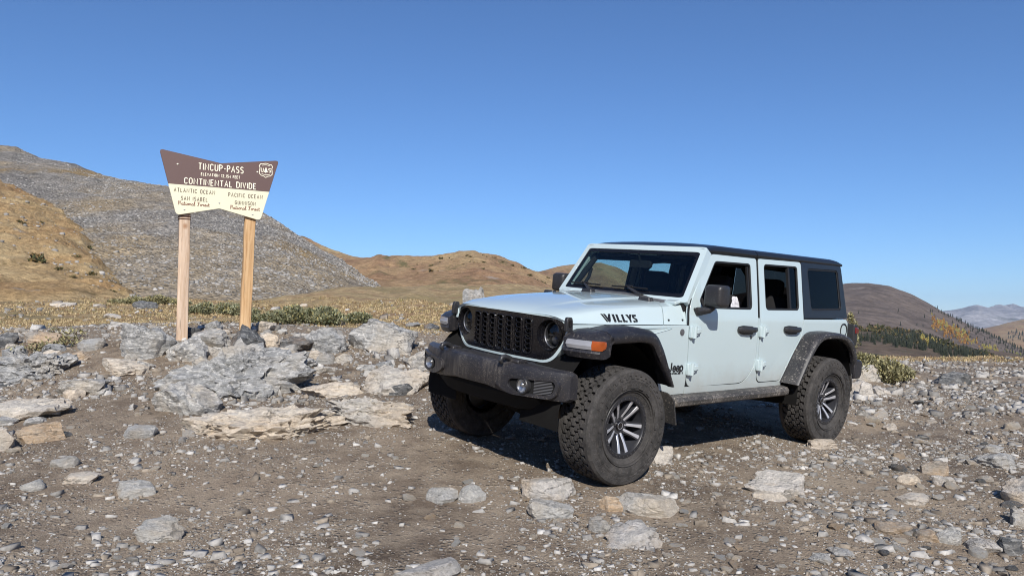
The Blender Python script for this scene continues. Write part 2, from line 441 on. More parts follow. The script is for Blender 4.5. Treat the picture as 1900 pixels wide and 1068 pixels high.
# ------------------------------------------------------------------ hills: lofted from a foot line up to a ridge line, then falling away behind
class Hill:
    def __init__(s, name, ridge, foot, mat, na=160, nt=60, pw=1.15, amp=1.0, fr=.05, ridged=0.0, back=.45, drop=.5, seed=0):
        s.R = np.array([tuple(uvd(*q)) for q in ridge]); s.F = np.array([tuple(uvd(*q)) for q in foot])
        s.ar = np.linspace(0, 1, len(ridge)); s.af = np.linspace(0, 1, len(foot)); s.pw, s.amp, s.fr, s.rd, s.seed = pw, amp, fr, ridged, seed
        s.back, s.drop = back, drop
        a, t = np.meshgrid(np.linspace(0, 1, na), np.concatenate([np.linspace(0, 1, nt), np.linspace(1, 2, 8)[1:]]))
        V = s.at(a.ravel(), t.ravel()); rows = nt + 7
        ii = np.arange(rows - 1)[:, None] * na + np.arange(na - 1)[None, :]
        Fq = np.stack([ii, ii + 1, ii + na + 1, ii + na], 2).reshape(-1, 4)
        s.o = tag(np_mesh(name, V, Fq, mat, smooth=180), kind='structure')
    def at(s, a, t):
        a = np.asarray(a, float); t = np.asarray(t, float)
        r = np.stack([np.interp(a, s.ar, s.R[:, k]) for k in range(3)], 1); f = np.stack([np.interp(a, s.af, s.F[:, k]) for k in range(3)], 1)
        tt = np.minimum(t, 1)[:, None]; p = f + (r - f) * tt
        p[:, 2] = f[:, 2] + (r[:, 2] - f[:, 2]) * tt[:, 0] ** s.pw
        ob = np.maximum(t - 1, 0)[:, None]; dv = (r - f); dv[:, 2] = 0
        p = p + dv * ob * s.back; p[:, 2] -= np.maximum(t - 1, 0) ** 1.5 * (r[:, 2] - f[:, 2]) * s.drop
        n_ = fbm(p * s.fr + s.seed, 5, .5)
        if s.rd: n_ = n_ * (1 - s.rd) + s.rd * (0.5 - 2 * np.abs(fbm(p * s.fr * .8 + s.seed + 5, 4)))
        p[:, 2] += s.amp * n_ * np.clip(t * 3, 0.45, 1)
        return p
h_scree = Hill('scree_hill', [(-500, 175, 215), (-250, 225, 205), (-60, 258, 195), (0, 269, 190), (30, 274, 188), (70, 291, 184), (140, 307, 178), (200, 323, 172), (250, 336, 167), (310, 347, 161),
                              (400, 364, 152), (440, 378, 148), (490, 400, 143), (530, 421, 139), (560, 441, 136), (600, 464, 131), (640, 488, 126), (690, 523, 119), (745, 562, 110), (800, 590, 100)],
               [(-500, 570, 52), (-250, 575, 52), (0, 580, 52), (240, 580, 52), (420, 580, 54), (560, 585, 58), (680, 590, 64), (800, 605, 72)], M_SCREE, 220, 90, 1.05, 1.6, .07, .45)
h_grass = Hill('grassy_spur', [(-420, 205, 130), (-150, 285, 122), (0, 337, 115), (55, 360, 110), (105, 388, 104), (150, 420, 97), (180, 455, 90), (205, 490, 83), (232, 522, 76), (262, 548, 66), (300, 565, 58)],
               [(-420, 590, 40), (-150, 590, 40), (0, 590, 40), (120, 590, 40), (220, 590, 42), (300, 600, 44)], M_GRASSY, 220, 90, .95, 1.9, .16, .45, back=.25, drop=.35, seed=8)
h_tan = Hill('tan_hill', [(430, 415, 520), (560, 440, 500), (610, 463, 490), (650, 474, 480), (690, 477, 470), (704, 472, 468), (722, 479, 465), (760, 481, 460), (800, 476, 455), (850, 470, 450), (882, 468, 445), (910, 475, 440),
                          (955, 491, 430), (990, 504, 420), (1020, 522, 400), (1070, 545, 370), (1110, 560, 330)],
              [(430, 580, 95), (600, 575, 95), (700, 568, 95), (800, 566, 95), (900, 567, 95), (1000, 566, 100), (1110, 568, 120)], M_TAN, 300, 120, 1.25, 6.0, .022, .55, seed=21)
h_back = Hill('brown_hill', [(900, 540, 950), (960, 515, 940), (1000, 502, 930), (1035, 494, 920), (1075, 489, 910), (1115, 489, 900), (1145, 497, 900), (1180, 515, 890), (1250, 545, 880), (1330, 590, 870), (1420, 660, 860), (1500, 740, 860)],
              [(900, 585, 300), (1050, 590, 300), (1250, 660, 300), (1500, 800, 300)], M_TAN, 160, 50, 1.1, 6.0, .008, .4, seed=33)
h_dark = Hill('dark_mountain', [(950, 660, 1350), (1150, 600, 1300), (1300, 556, 1250), (1400, 540, 1240), (1500, 530, 1230), (1567, 528, 1220), (1610, 526, 1210), (1650, 531, 1200), (1690, 546, 1185), (1740, 571, 1165), (1800, 601, 1130), (1850, 626, 1100), (1900, 650, 1060), (1990, 690, 1000), (2300, 730, 950), (2700, 770, 950)],
              [(950, 720, 620), (1300, 660, 620), (1450, 652, 620), (1560, 652, 620), (1700, 668, 640), (1850, 690, 680), (1990, 715, 720), (2300, 760, 720), (2700, 800, 720)], M_DARKMT, 200, 90, 1.0, 7.0, .006, .5, seed=44)
h_valley = Hill('valley_side', [(1380, 606, 560), (1500, 605, 560), (1590, 606, 555), (1650, 607, 545), (1700, 614, 530), (1760, 640, 500), (1830, 665, 460), (1950, 690, 420), (2300, 720, 420)],
                [(1380, 740, 140), (1550, 730, 140), (1700, 725, 150), (1830, 725, 170), (1950, 730, 190), (2300, 780, 200)], M_VALLEY, 120, 50, 1.0, 3.0, .015, .2, seed=55)
h_far2 = Hill('far_foothill', [(1560, 640, 3300), (1700, 625, 3300), (1780, 617, 3300), (1830, 607, 3250), (1868, 598, 3200), (1900, 592, 3200), (1960, 585, 3200), (2100, 580, 3200), (2900, 590, 3200)],
              [(1560, 680, 1900), (1800, 680, 1900), (2100, 690, 1900), (2900, 700, 1900)], M_TAN, 100, 40, 1.0, 25.0, .002, .5, seed=66)
h_far = Hill('far_mountains', [(1500, 598, 9500), (1640, 592, 9500), (1700, 588, 9400), (1762, 577, 9300), (1780, 575, 9250), (1800, 571, 9200), (1813, 569, 9200), (1822, 572, 9200), (1834, 576, 9200), (1843, 574, 9300), (1852, 570, 9400), (1866, 573, 9300), (1880, 569, 9200), (1893, 574, 9200),
                                (1910, 576, 9300), (1960, 572, 9300), (2050, 580, 9300), (2200, 575, 9300), (2500, 568, 9300), (2800, 590, 9300)],
             [(1500, 640, 6000), (1850, 640, 6000), (2200, 640, 6000), (2800, 640, 6000)], M_FAR, 220, 60, 1.1, 90.0, .0011, .75, seed=77)
_bk = []
for k in range(41):
    a = math.radians(95 + 170 * k / 40)
    for r_, z_ in ((35, -2), (70, 3), (140, 16), (260, 38), (420, 58), (700, 40)):
        w_ = float(fbm([(math.cos(a) * 2.2 + 7, math.sin(a) * 2.2, r_ * .004)], 3)[0]); _bk.append((math.sin(a) * r_, math.cos(a) * r_, z_ * (1 + .8 * w_)))
tag(mesh_from('hills_behind', _bk, [(i * 6 + j, i * 6 + j + 1, (i + 1) * 6 + j + 1, (i + 1) * 6 + j) for i in range(40) for j in range(5)], M_TAN, None, 180, True), kind='structure')
# low country that everything far away stands in
base_v = []; base_f = []
_bx = np.linspace(-9000, 9000, 40); _by = np.concatenate([np.linspace(-3000, 60, 6), np.linspace(100, 12000, 40)])
for yy in _by:
    for xx in _bx:
        far = math.hypot(xx, yy)
        base_v.append((xx, yy, -2.0 - (60 if yy > 400 else 30) - 0.01 * max(0, far - 600)))
_nb = len(_bx)
base_f = [(i * _nb + j, i * _nb + j + 1, (i + 1) * _nb + j + 1, (i + 1) * _nb + j) for i in range(len(_by) - 1) for j in range(_nb - 1)]
tag(mesh_from('terrain', base_v, base_f, M_VALLEY, None, 180, False), kind='structure')
# ================================================================== the four-door off-road car
def mat_paint():
    mt, nt, b = new_mat('pale_mint_paint')
    v = coords(nt)
    n = noise(nt, v, 3.0, 4)
    c = mix(nt, n.outputs[0], (.475, .57, .583), (.505, .60, .61))
    geo = N(nt, 'ShaderNodeSeparateXYZ'); L(nt, v, geo.inputs[0])
    low = ramp(nt, mathn(nt, 'ADD', geo.outputs[2], mathn(nt, 'MULTIPLY', noise(nt, v, 5.0, 6, .7).outputs[0], .3)), [(.70, .75), (.98, 0.0)]).outputs[0]
    spl = ramp(nt, noise(nt, v, 60.0, 3, .6).outputs[0], [(.66, 0.0), (.70, .55)]).outputs[0]
    c = mix(nt, mathn(nt, 'MULTIPLY', low, .75), c, (.33, .29, .24))
    c = mix(nt, mathn(nt, 'MULTIPLY', spl, low), c, (.26, .22, .18))
    L(nt, c, b.inputs['Base Color']); b.inputs['Roughness'].default_value = .38
    b.inputs['Coat Weight'].default_value = 1.0; b.inputs['Coat Roughness'].default_value = .06
    return mt
def mat_plastic(name, col, rough, mud=.0, mudcol=(.30, .265, .225), sc=55.0, streak=0.0, spec=.5):
    mt, nt, b = new_mat(name); v = coords(nt)
    base = mix(nt, noise(nt, v, 14.0, 5, .6).outputs[0], tuple(c * .75 for c in col), tuple(c * 1.3 for c in col))
    if mud:
        area = ramp(nt, noise(nt, v, 3.2, 4, .6).outputs[0], [(.38, .0), (.62, 1.0)]).outputs[0]
        sp = ramp(nt, noise(nt, v, sc, 2, .5).outputs[0], [(.60, 0.0), (.66, 1.0)]).outputs[0]
        sp2 = ramp(nt, noise(nt, v, sc * 3.1, 2, .5).outputs[0], [(.62, 0.0), (.68, .7)]).outputs[0]
        m_ = mathn(nt, 'MULTIPLY', mathn(nt, 'MAXIMUM', sp, sp2), mathn(nt, 'ADD', mathn(nt, 'MULTIPLY', area, mud), mud * .25))
        base = mix(nt, m_, base, mudcol)
        base = mix(nt, mathn(nt, 'MULTIPLY', area, mud * .10), base, mudcol)
    if streak:
        vs_ = coords(nt, 'Object', (1, 1, .12)); st = ramp(nt, noise(nt, vs_, 45.0, 4, .65).outputs[0], [(.45, 0.0), (.62, 1.0)]).outputs[0]
        big = ramp(nt, noise(nt, v, 2.6, 3).outputs[0], [(.42, 0.0), (.6, 1.0)]).outputs[0]
        base = mix(nt, mathn(nt, 'MULTIPLY', mathn(nt, 'MULTIPLY', st, big), streak), base, mudcol)
    L(nt, base, b.inputs['Base Color']); b.inputs['Roughness'].default_value = rough; b.inputs['Specular IOR Level'].default_value = spec
    bump(nt, b, noise(nt, v, 420.0, 2).outputs[0], .12, .002)
    return mt
def mat_glass(name, tint, gloss=1.0):
    mt = bpy.data.materials.new(name); mt.use_nodes = True; nt = mt.node_tree; nt.nodes.clear()
    out = N(nt, 'ShaderNodeOutputMaterial'); tr = N(nt, 'ShaderNodeBsdfTransparent'); tr.inputs[0].default_value = (*tint, 1)
    gl = N(nt, 'ShaderNodeBsdfGlossy'); gl.inputs['Roughness'].default_value = .02; gl.inputs[0].default_value = (gloss, gloss, gloss, 1)
    lw = N(nt, 'ShaderNodeLayerWeight'); lw.inputs[0].default_value = .5; mx = N(nt, 'ShaderNodeMixShader')
    L(nt, mathn(nt, 'ADD', mathn(nt, 'MULTIPLY', mathn(nt, 'POWER', lw.outputs['Facing'], 5.0), .9), .035), mx.inputs[0]); L(nt, tr.outputs[0], mx.inputs[1]); L(nt, gl.outputs[0], mx.inputs[2]); L(nt, mx.outputs[0], out.inputs[0])
    return mt
def mat_tyre():
    mt, nt, b = new_mat('dusty_tyre_rubber'); v = coords(nt)
    n1 = noise(nt, v, 9.0, 6, .65); n2 = noise(nt, v, 60.0, 4, .6)
    c = mix(nt, ramp(nt, n1.outputs[0], [(.35, .25), (.65, .95)]).outputs[0], (.020, .0195, .019), (.082, .076, .071))
    c = mix(nt, ramp(nt, n2.outputs[0], [(.54, 0.0), (.72, .35)]).outputs[0], c, (.15, .138, .127))
    L(nt, c, b.inputs['Base Color']); b.inputs['Roughness'].default_value = .9; b.inputs['Specular IOR Level'].default_value = .25
    bump(nt, b, mathn(nt, 'ADD', n2.outputs[0], noise(nt, v, 170.0, 3).outputs[0]), .7, .007)
    return mt
J_PAINT = mat_paint()
J_TOP = mat_plastic('black_hardtop_plastic', (.011, .012, .016), .33)
J_FLARE = mat_plastic('black_flare_plastic', (.012, .012, .016), .40, mud=.20, streak=.06)
J_FLARE_R = mat_plastic('splashed_flare_plastic', (.013, .013, .016), .46, mud=.62, sc=55.0, mudcol=(.38, .35, .31))
J_BUMP = mat_plastic('textured_bumper_plastic', (.014, .014, .018), .44, mud=.32, sc=110.0, streak=.18)
J_STEP = mat_plastic('muddy_step_plastic', (.03, .029, .028), .6, mud=.9, streak=.9, mudcol=(.36, .32, .28))
J_FLAP = mat_plastic('speckled_rubber', (.022, .021, .021), .7, mud=1.0, sc=62.0)
J_GLOSS = mat_plastic('gloss_black', (.006, .006, .008), .12, mud=.18, sc=90.0)
J_MIRR = mat_plastic('mirror_shell_black', (.022, .022, .024), .42, mud=.12, sc=80.0)
J_DARK = plain('underbody_black', (.012, .012, .012), .9, spec=.2, var=.3)
J_LINER = plain('wheel_liner_black', (.010, .0095, .009), .95, spec=.15, var=.4)
J_CABIN = plain('cabin_black', (.014, .014, .015), .85, spec=.3, var=.25)
J_SEAT = plain('seat_cloth', (.020, .020, .022), .95, spec=.2, var=.3)
J_RUBB = plain('seal_rubber', (.010, .010, .011), .6, var=.2)
J_GLASS = mat_glass('clear_glass', (.80, .86, .85))
J_TINT = mat_glass('privacy_glass', (.035, .035, .035), .55)
J_LENS = mat_glass('lamp_lens', (.93, .94, .95))
J_CHROME = plain('lamp_reflector', (.50, .50, .50), .28, metal=.85)
J_ALU = plain('machined_wheel_alloy', (.62, .62, .64), .38, metal=.55, var=.12)
J_RIMDK = plain('dark_wheel_paint', (.030, .031, .036), .38, coat=.3, var=.3)
J_RING = plain('satin_black_ring', (.022, .022, .025), .42, var=.4)
J_BOLT = plain('steel_bolt', (.20, .20, .21), .35, metal=.9, var=.2)
J_TYRE = mat_tyre()
J_GROOVE_SHADE = plain('groove_shade_rubber', (.012, .011, .010), .95, spec=.1, var=.3)  # tyre rubber darkened between the blocks, the shade of the grooves put into colour
J_STEEL = plain('rusty_steel', (.11, .085, .065), .7, metal=.3, var=.4)
J_DRL = plain('frosted_lamp', (.27, .27, .285), .28, coat=.6, var=.3)
J_FRIT = plain('glass_border_black', (.008, .008, .010), .08, var=.05)
J_AMBER = plain('amber_lens', (.32, .062, .008), .3, coat=1.0, var=.8)
J_RED = plain('red_lens', (.14, .008, .010), .2, coat=1.0, var=.2)
J_DECAL = plain('black_decal', (.012, .012, .014), .45, var=.1)
J_WHITE = plain('white_paper', (.58, .57, .59), .85, var=.12)
J_GREY = plain('grey_trim', (.10, .10, .105), .6, var=.2)

JR = ((-0.7629136, 0.6440177, 0.0566040), (-0.6464964, -0.7596676, -0.0703393), (-0.0022995, -0.0902571, 0.9959158))
JT = (0.207801, 6.278022, 0.463746)
jeep = empty('off_road_car')
jm = Matrix.Identity(4)
for r in range(3):
    for c in range(3): jm[r][c] = JR[r][c]
    jm[r][3] = JT[r]
jeep.matrix_world = jm
tag(jeep, 'pale mint four-door off-road car with black hardtop parked on the rocky pass', 'car')

# ---- body side: outline (x, z), y from the height
def ys(x, z):
    if z < 1.22: y = .80 - .010 * ((z - .98) / .3) ** 2
    else: y = .7936 - .17 * (z - 1.22)
    return y
def side(s, off=0.0):
    return lambda a, b, t: Vector((a, s * (ys(a, b) + off + t), b))
ZC = (.66, .72, .80, .90, 1.0, 1.1, 1.2, 1.225, 1.26, 1.4, 1.6)
D1 = rpoly([(-.890, 1.18), (-.905, .657), (-1.76, .657), (-1.908, .82), (-1.908, 1.20), (-1.925, 1.40), (-1.948, 1.778), (-1.262, 1.778), (-1.12, 1.635), (-1.02, 1.50), (-.925, 1.362), (-.893, 1.27)],
           [0, .09, .14, .2, .05, .1, .03, .03, .05, .05, .04, .05], 5)
W1 = rpoly([(-1.30, 1.722), (-1.852, 1.728), (-1.835, 1.312), (-1.085, 1.312), (-1.036, 1.375)], [.035, .05, .05, .03, .03], 5)
D2 = rpoly([(-1.948, 1.20), (-1.962, .65), (-2.375, .65), (-2.495, .85), (-2.60, .98), (-2.695, 1.09), (-2.722, 1.235), (-2.748, 1.79), (-1.985, 1.781), (-1.965, 1.4)],
           [.05, .08, .06, .1, .1, .08, .03, .04, .03, .05], 5)
W2 = rpoly([(-2.068, 1.738), (-2.680, 1.745), (-2.660, 1.318), (-2.052, 1.312)], .05, 5)
TUB = [(-.897, .604), (-.897, .66)] + rpoly([(-.897, .648), (-1.765, .648), (-1.918, .815), (-1.918, 1.24)], [0, .14, .2, 0], 5)[1:] + \
      rpoly([(-1.938, 1.24), (-1.952, .642), (-2.382, .642), (-2.503, .845), (-2.608, .973), (-2.706, 1.085), (-2.733, 1.232)], [0, .08, .06, .1, .1, .08, 0], 5) + \
      [(-3.60, 1.236), (-3.632, 1.20), (-3.632, .80), (-3.605, .80), (-3.55, .965), (-3.43, 1.065), (-3.2, 1.10), (-2.93, 1.10), (-2.77, 1.065), (-2.655, .965), (-2.56, .845), (-2.41, .62), (-2.40, .598)]
HTQ = rpoly([(-2.738, 1.245), (-3.632, 1.250), (-3.580, 1.806), (-2.756, 1.798)], [.01, .03, .05, .01], 3)
W3 = rpoly([(-2.868, 1.738), (-3.505, 1.748), (-3.520, 1.332), (-2.888, 1.318)], .055, 5)
def inset_ring(loop, k):
    c = Vector((sum(a for a, b in loop) / len(loop), sum(b for a, b in loop) / len(loop)))
    out = []
    n = len(loop)
    for i in range(n):
        p = Vector(loop[i]); t = (Vector(loop[(i + 1) % n]) - Vector(loop[i - 1]))
        nn = Vector((-t.y, t.x)).normalized()
        if nn.dot(c - p) < 0: nn = -nn
        out.append(tuple(p + nn * k))
    return out
for s in (1, -1):
    tub = panel('body_side', TUB, [], side(s), .045, J_PAINT, jeep, cuts_b=ZC, bevel=.004)
    panel('door_jamb', rpoly([(-.88, .64), (-.88, 1.36), (-1.30, 1.30), (-2.74, 1.30), (-2.74, 1.05), (-2.45, .64)], .02, 2), [], side(s, -.05), .03, J_CABIN, jeep, bevel=None)
    for outer, win, which in ((D1, W1, 'front'), (D2, W2, 'rear')):
        d = panel('door', outer, [win], side(s), .042, J_PAINT, jeep, cuts_b=ZC, bevel=.0045)
        panel('window_seal', inset_ring(win, -.001), [inset_ring(win, .017)], side(s, -.004), .03, J_RUBB, d, bevel=.003)
        panel('door_gap_shade', inset_ring(outer, -.014), [inset_ring(outer, .004)], side(s, -.0065), .01, J_RUBB, d, bevel=None)  # added dark strip that stands in for the shade of the door gap
        panel('door_card', rpoly([(-.93 if which == 'front' else -1.99, .70), (-.93 if which == 'front' else -1.99, 1.30), (-1.88 if which == 'front' else -2.69, 1.30), (-1.86 if which == 'front' else -2.45, .72)], .03, 3),
              [], side(s, -.045), .035, J_CABIN, d, bevel=None)
        if which == 'rear' or s == -1:
            if which == 'rear':
                mb = MB(); fn = side(s, -.012)
                mb.add([fn(x, z, t) for t in (.004, -.02) for x, z in ((-2.492, 1.315), (-2.522, 1.315), (-2.535, 1.742), (-2.505, 1.742))],
                       [(0, 1, 2, 3), (7, 6, 5, 4), (0, 4, 5, 1), (1, 5, 6, 2), (2, 6, 7, 3), (3, 7, 4, 0)])
                mb.build('window_divider', J_RUBB, d)
                panel('fixed_pane', [(-2.50, 1.31), (-2.665, 1.315), (-2.685, 1.745), (-2.515, 1.74)], [], side(s, -.016), .004, J_TINT, d, bevel=None)
                if s == -1: panel('window_pane', [(-2.05, 1.31), (-2.50, 1.315), (-2.52, 1.742), (-2.06, 1.74)], [], side(s, -.018), .004, J_GLASS, d, bevel=None)
            else:
                panel('window_pane', inset_ring(win, .004), [], side(s, -.018), .004, J_GLASS, d, bevel=None)
        else:
            mb = MB(); fn = side(s, -.012)
            mb.add([fn(x, z, t) for t in (.003, -.015) for x, z in ((-1.792, 1.318), (-1.808, 1.318), (-1.815, 1.70), (-1.80, 1.70))],
                   [(0, 1, 2, 3), (7, 6, 5, 4), (0, 4, 5, 1), (1, 5, 6, 2), (2, 6, 7, 3), (3, 7, 4, 0)])
            mb.build('window_guide', J_RUBB, d)
        # hinges
        hx = -.895 if which == 'front' else -1.935
        for hzc in (1.118, .810):
            y0 = ys(0, hzc)
            mb = MB()
            pr = rpoly([(hx + .012, hzc - .050), (hx + .012, hzc + .050), (hx - .020, hzc + .050), (hx - .125, hzc + .043), (hx - .125, hzc - .012), (hx - .075, hzc - .028), (hx - .045, hzc - .050)], .006, 2)
            mb.prism(pr, lambda a, b, t: Vector((a, s * (y0 + t), b)), .0, .026)
            mb.prism(rpoly([(hx - .060, hzc - .015), (hx - .060, hzc + .032), (hx - .115, hzc + .030), (hx - .115, hzc - .004)], .006, 2), lambda a, b, t: Vector((a, s * (y0 + t), b)), .026, .036)
            mb.build('hinge', J_PAINT, d, bevel=.004)
            mb = MB(); mb.cyl((hx - .030, s * (y0 + .030), hzc - .050), (hx - .030, s * (y0 + .030), hzc + .050), .017, 12)
            mb.build('hinge_barrel', J_PAINT, d)
        # handle
        hc = -1.715 if which == 'front' else -2.485
        yh = ys(0, 1.13)
        mb = MB()
        mb.prism(rpoly([(hc + .135, 1.16), (hc + .10, 1.105), (hc + .04, 1.088), (hc - .11, 1.088), (hc - .13, 1.14), (hc - .11, 1.165), (hc + .05, 1.172)], .02, 3), lambda a, b, t: Vector((a, s * (yh + t), b)), -.002, .007)
        ho = mb.build('handle', J_MIRR, d, bevel=.003)
        mb = MB()
        mb.loft([[Vector((hc + xx, s * (yh + yy + .012 * math.cos(q)), 1.136 + zz * math.sin(q))) for q in [k * math.pi / 5 for k in range(10)]]
                 for xx, yy, zz in ((.135, .014, .018), (.10, .034, .026), (0, .040, .026), (-.09, .038, .026), (-.145, .022, .022))])
        mb.build('grip', J_MIRR, ho)
        if which == 'front':
            mb = MB(); mb.cyl((hc - .085, s * (yh + .002), 1.068), (hc - .085, s * (yh + .010), 1.068), .014, 12); mb.build('key_lock', J_BOLT, ho)
    # front fender side
    def yf(a):
        k = min(1, max(0, (a + .55) / .95)); return .80 - .095 * k * k * (3 - 2 * k)
    ff = [(.392, 1.160), (.2, 1.163), (0, 1.165), (-.3, 1.167), (-.6, 1.169), (-.882, 1.170), (-.897, .70), (-.890, .604), (-.56, .604), (-.52, .72), (-.455, .92), (-.385, 1.045), (-.28, 1.125), (-.1, 1.145), (.2, 1.135), (.34, 1.10), (.392, 1.08)]
    fen = panel('front_fender', ff, [], lambda a, b, t: Vector((a, s * (yf(a) - .010 * ((b - .98) / .3) ** 2 + t), b)), .03, J_PAINT, jeep, cuts_a=(-.7, -.5, -.3, -.1, .1, .25), cuts_b=(.8, .95, 1.1), bevel=.004)
    mb = MB(); mb.cyl((-.792, s * .79, 1.115), (-.792, s * .803, 1.115), .027, 24); mb.cyl((-.792, s * .79, 1.115), (-.792, s * .806, 1.115), .017, 20)
    mb.build('side_marker_plug', J_GREY, fen)
    # crease vent behind the front flare
    mb = MB(); mb.add([Vector((-.30, s * .803, 1.148)), Vector((-.66, s * .8025, 1.150)), Vector((-.62, s * .8025, 1.138)), Vector((-.40, s * .802, 1.098)), Vector((-.36, s * .775, 1.12)), Vector((-.64, s * .796, 1.143))],
                      [(0, 1, 5, 4), (1, 2, 5), (2, 3, 4, 5), (3, 0, 4)])
    mb.build('fender_crease', J_PAINT, fen, smooth=60)
    # hardtop quarter with its tinted window
    q = panel('hardtop_quarter', HTQ, [W3], side(s, -.002), .04, J_TOP, jeep, cuts_b=(1.4, 1.6), bevel=.008)
    panel('window_seal', inset_ring(W3, -.002), [inset_ring(W3, .020)], side(s, -.008), .02, J_RUBB, q, bevel=.003)
    panel('quarter_window', inset_ring(W3, .010), [], side(s, -.014), .004, J_TINT, q, bevel=None)

# ---- front fender flares and rear flares
def flare(name, st, yb, yo, s, mat, thick=.03):
    loops = []
    for (xt, zt, xa, za) in st:
        d = Vector((xa - xt, za - zt))
        def pt(k, y): return Vector((xt + d.x * k, s * y, zt + d.y * k))
        loops.append([pt(0, yb), pt(.02, lerp(yb, yo, .45)), pt(.06, lerp(yb, yo, .80)), pt(.22, yo - .012), pt(.42, yo), pt(.80, yo), pt(.93, yo - .006), pt(1.0, yo - .016), pt(1.0, yo - .05), pt(.5, yo - .06), pt(.25, lerp(yb, yo, .5)), pt(.2, yb)])
    mb = MB(); mb.loft(loops)
    return mb.build(name, mat, jeep, smooth=32)
def dense(st, n=5):
    out = []
    for i in range(len(st) - 1):
        p0 = np.array(st[max(i - 1, 0)]); p1 = np.array(st[i]); p2 = np.array(st[i + 1]); p3 = np.array(st[min(i + 2, len(st) - 1)])
        for k in range(n):
            t = k / n
            out.append(tuple(.5 * ((2 * p1) + (-p0 + p2) * t + (2 * p0 - 5 * p1 + 4 * p2 - p3) * t * t + (-p0 + 3 * p1 - 3 * p2 + p3) * t ** 3)))
    out.append(tuple(st[-1])); return out
FST = dense([(.250, 1.142, .245, 1.050), (.05, 1.168, .05, 1.056), (-.15, 1.165, -.12, 1.058), (-.275, 1.135, -.238, 1.035), (-.360, 1.045, -.305, .955), (-.425, .935, -.378, .862), (-.530, .712, -.495, .708)], 4)
RST = dense([(-2.375, .634, -2.412, .618), (-2.528, .86, -2.588, .845), (-2.63, .985, -2.685, .952), (-2.745, 1.088, -2.785, 1.026), (-2.92, 1.118, -2.92, 1.054), (-3.21, 1.112, -3.19, 1.048), (-3.41, 1.06, -3.37, .985), (-3.53, .95, -3.46, .885), (-3.585, .79, -3.505, .785)], 4)
for s in (1, -1):
    fl = flare('front_flare', FST, .74, .972, s, J_FLARE)
    # front end of the flare with its lamp: swept along the front edge (y outwards)
    def fxz(y):       # x of the front face for a given y
        k = (y - .70) / .27; return .452 - .05 * k - .055 * k ** 4
    ysn = [.705, .74, .80, .86, .92, .955, .972]
    loops = []
    for y in ysn:
        xf = fxz(y); top = 1.128 - .006 * (y - .70) / .27 - (.030 if y > .96 else (.010 if y > .94 else 0)); bot = .962 if y < .72 else .945
        loops.append([Vector((.22, s * y, top + .016)), Vector((xf - .12, s * y, top + .008)), Vector((xf - .035, s * y, top - .018)), Vector((xf + .004, s * y, top - .047)), Vector((xf + .006, s * y, 1.074)), Vector((xf + .004, s * y, 1.000)),
                      Vector((xf + .010, s * y, .985)), Vector((xf - .012, s * y, bot)), Vector((xf - .06, s * y, bot + .002)), Vector((xf - .10, s * y, bot + .02)), Vector((.235, s * y, 1.046)), Vector((.22, s * y, 1.06))])
    mb = MB(); mb.loft(loops); mb.build('flare_nose', J_FLARE, fl, smooth=32)
    mb = MB(); loops = []
    for y in (.735, .745, .80, .86, .905, .925):
        xf = fxz(y); z0, z1 = (1.022, 1.060) if y < .74 else (1.008, 1.071)
        loops.append([Vector((xf - .015, s * y, z0)), Vector((xf + .012, s * y, z0 + .002)), Vector((xf + .019, s * y, (z0 + z1) / 2 - .004)), Vector((xf + .015, s * y, (z0 + z1) / 2 + .004)), Vector((xf + .010, s * y, z1)), Vector((xf - .02, s * y, z1))])
    mb.loft(loops); mb.build('running_lamp', J_DRL, fl, smooth=25)
    mb = MB(); loops = []
    pth = [(fxz(.926) + .010, .926), (fxz(.95) + .012, .95), (fxz(.965) + .014, .968), (fxz(.972) - .005, .982), (.335, .984), (.305, .982)]
    for i, (x, y) in enumerate(pth):
        z0, z1 = (1.006, 1.073) if i < 5 else (1.022, 1.070)
        if i == 4: z0 = 1.012
        loops.append([Vector((x - (.0 if i > 2 else .02), s * (y - (.02 if i > 2 else 0)), z0)), Vector((x, s * y, z0)), Vector((x + (.006 if i < 3 else .001), s * (y + (.006 if i > 2 else .001)), (z0 + z1) / 2)), Vector((x, s * y, z1)), Vector((x - (.0 if i > 2 else .02), s * (y - (.02 if i > 2 else 0)), z1))])
    mb.loft(loops); mb.build('turn_lamp', J_AMBER, fl, smooth=40)
    rf = flare('rear_flare', RST, .785, .972, s, J_FLARE_R)
    # wheel housings
    for cx, r0, zc in ((0, .60, .50), (-3.008, .60, .50)):
        mb = MB(); ls = []
        for k in range(15):
            a = math.radians(-8 + 196 * k / 14)
            ls.append([Vector((cx + math.cos(a) * r0 * (.93 if cx == 0 else .905), s * y, zc + math.sin(a) * r0 * .93)) for y in ((.40, .60, .81) if cx == 0 else (.40, .60, .81, .925))])
        mb.loft(ls, caps=False, ring=False)
        mb.build('wheel_liner', J_LINER, jeep, smooth=60)
        mb = MB(); mb.add([Vector((cx + (.36 if cx == 0 else .62), s * .42, .62)), Vector((cx + (.34 if cx == 0 else .55), s * .42, 1.10)), Vector((cx - .55, s * .42, 1.10)), Vector((cx - .62, s * .42, .62))], [(0, 1, 2, 3)])
        mb.build('wheel_liner', J_LINER, jeep)

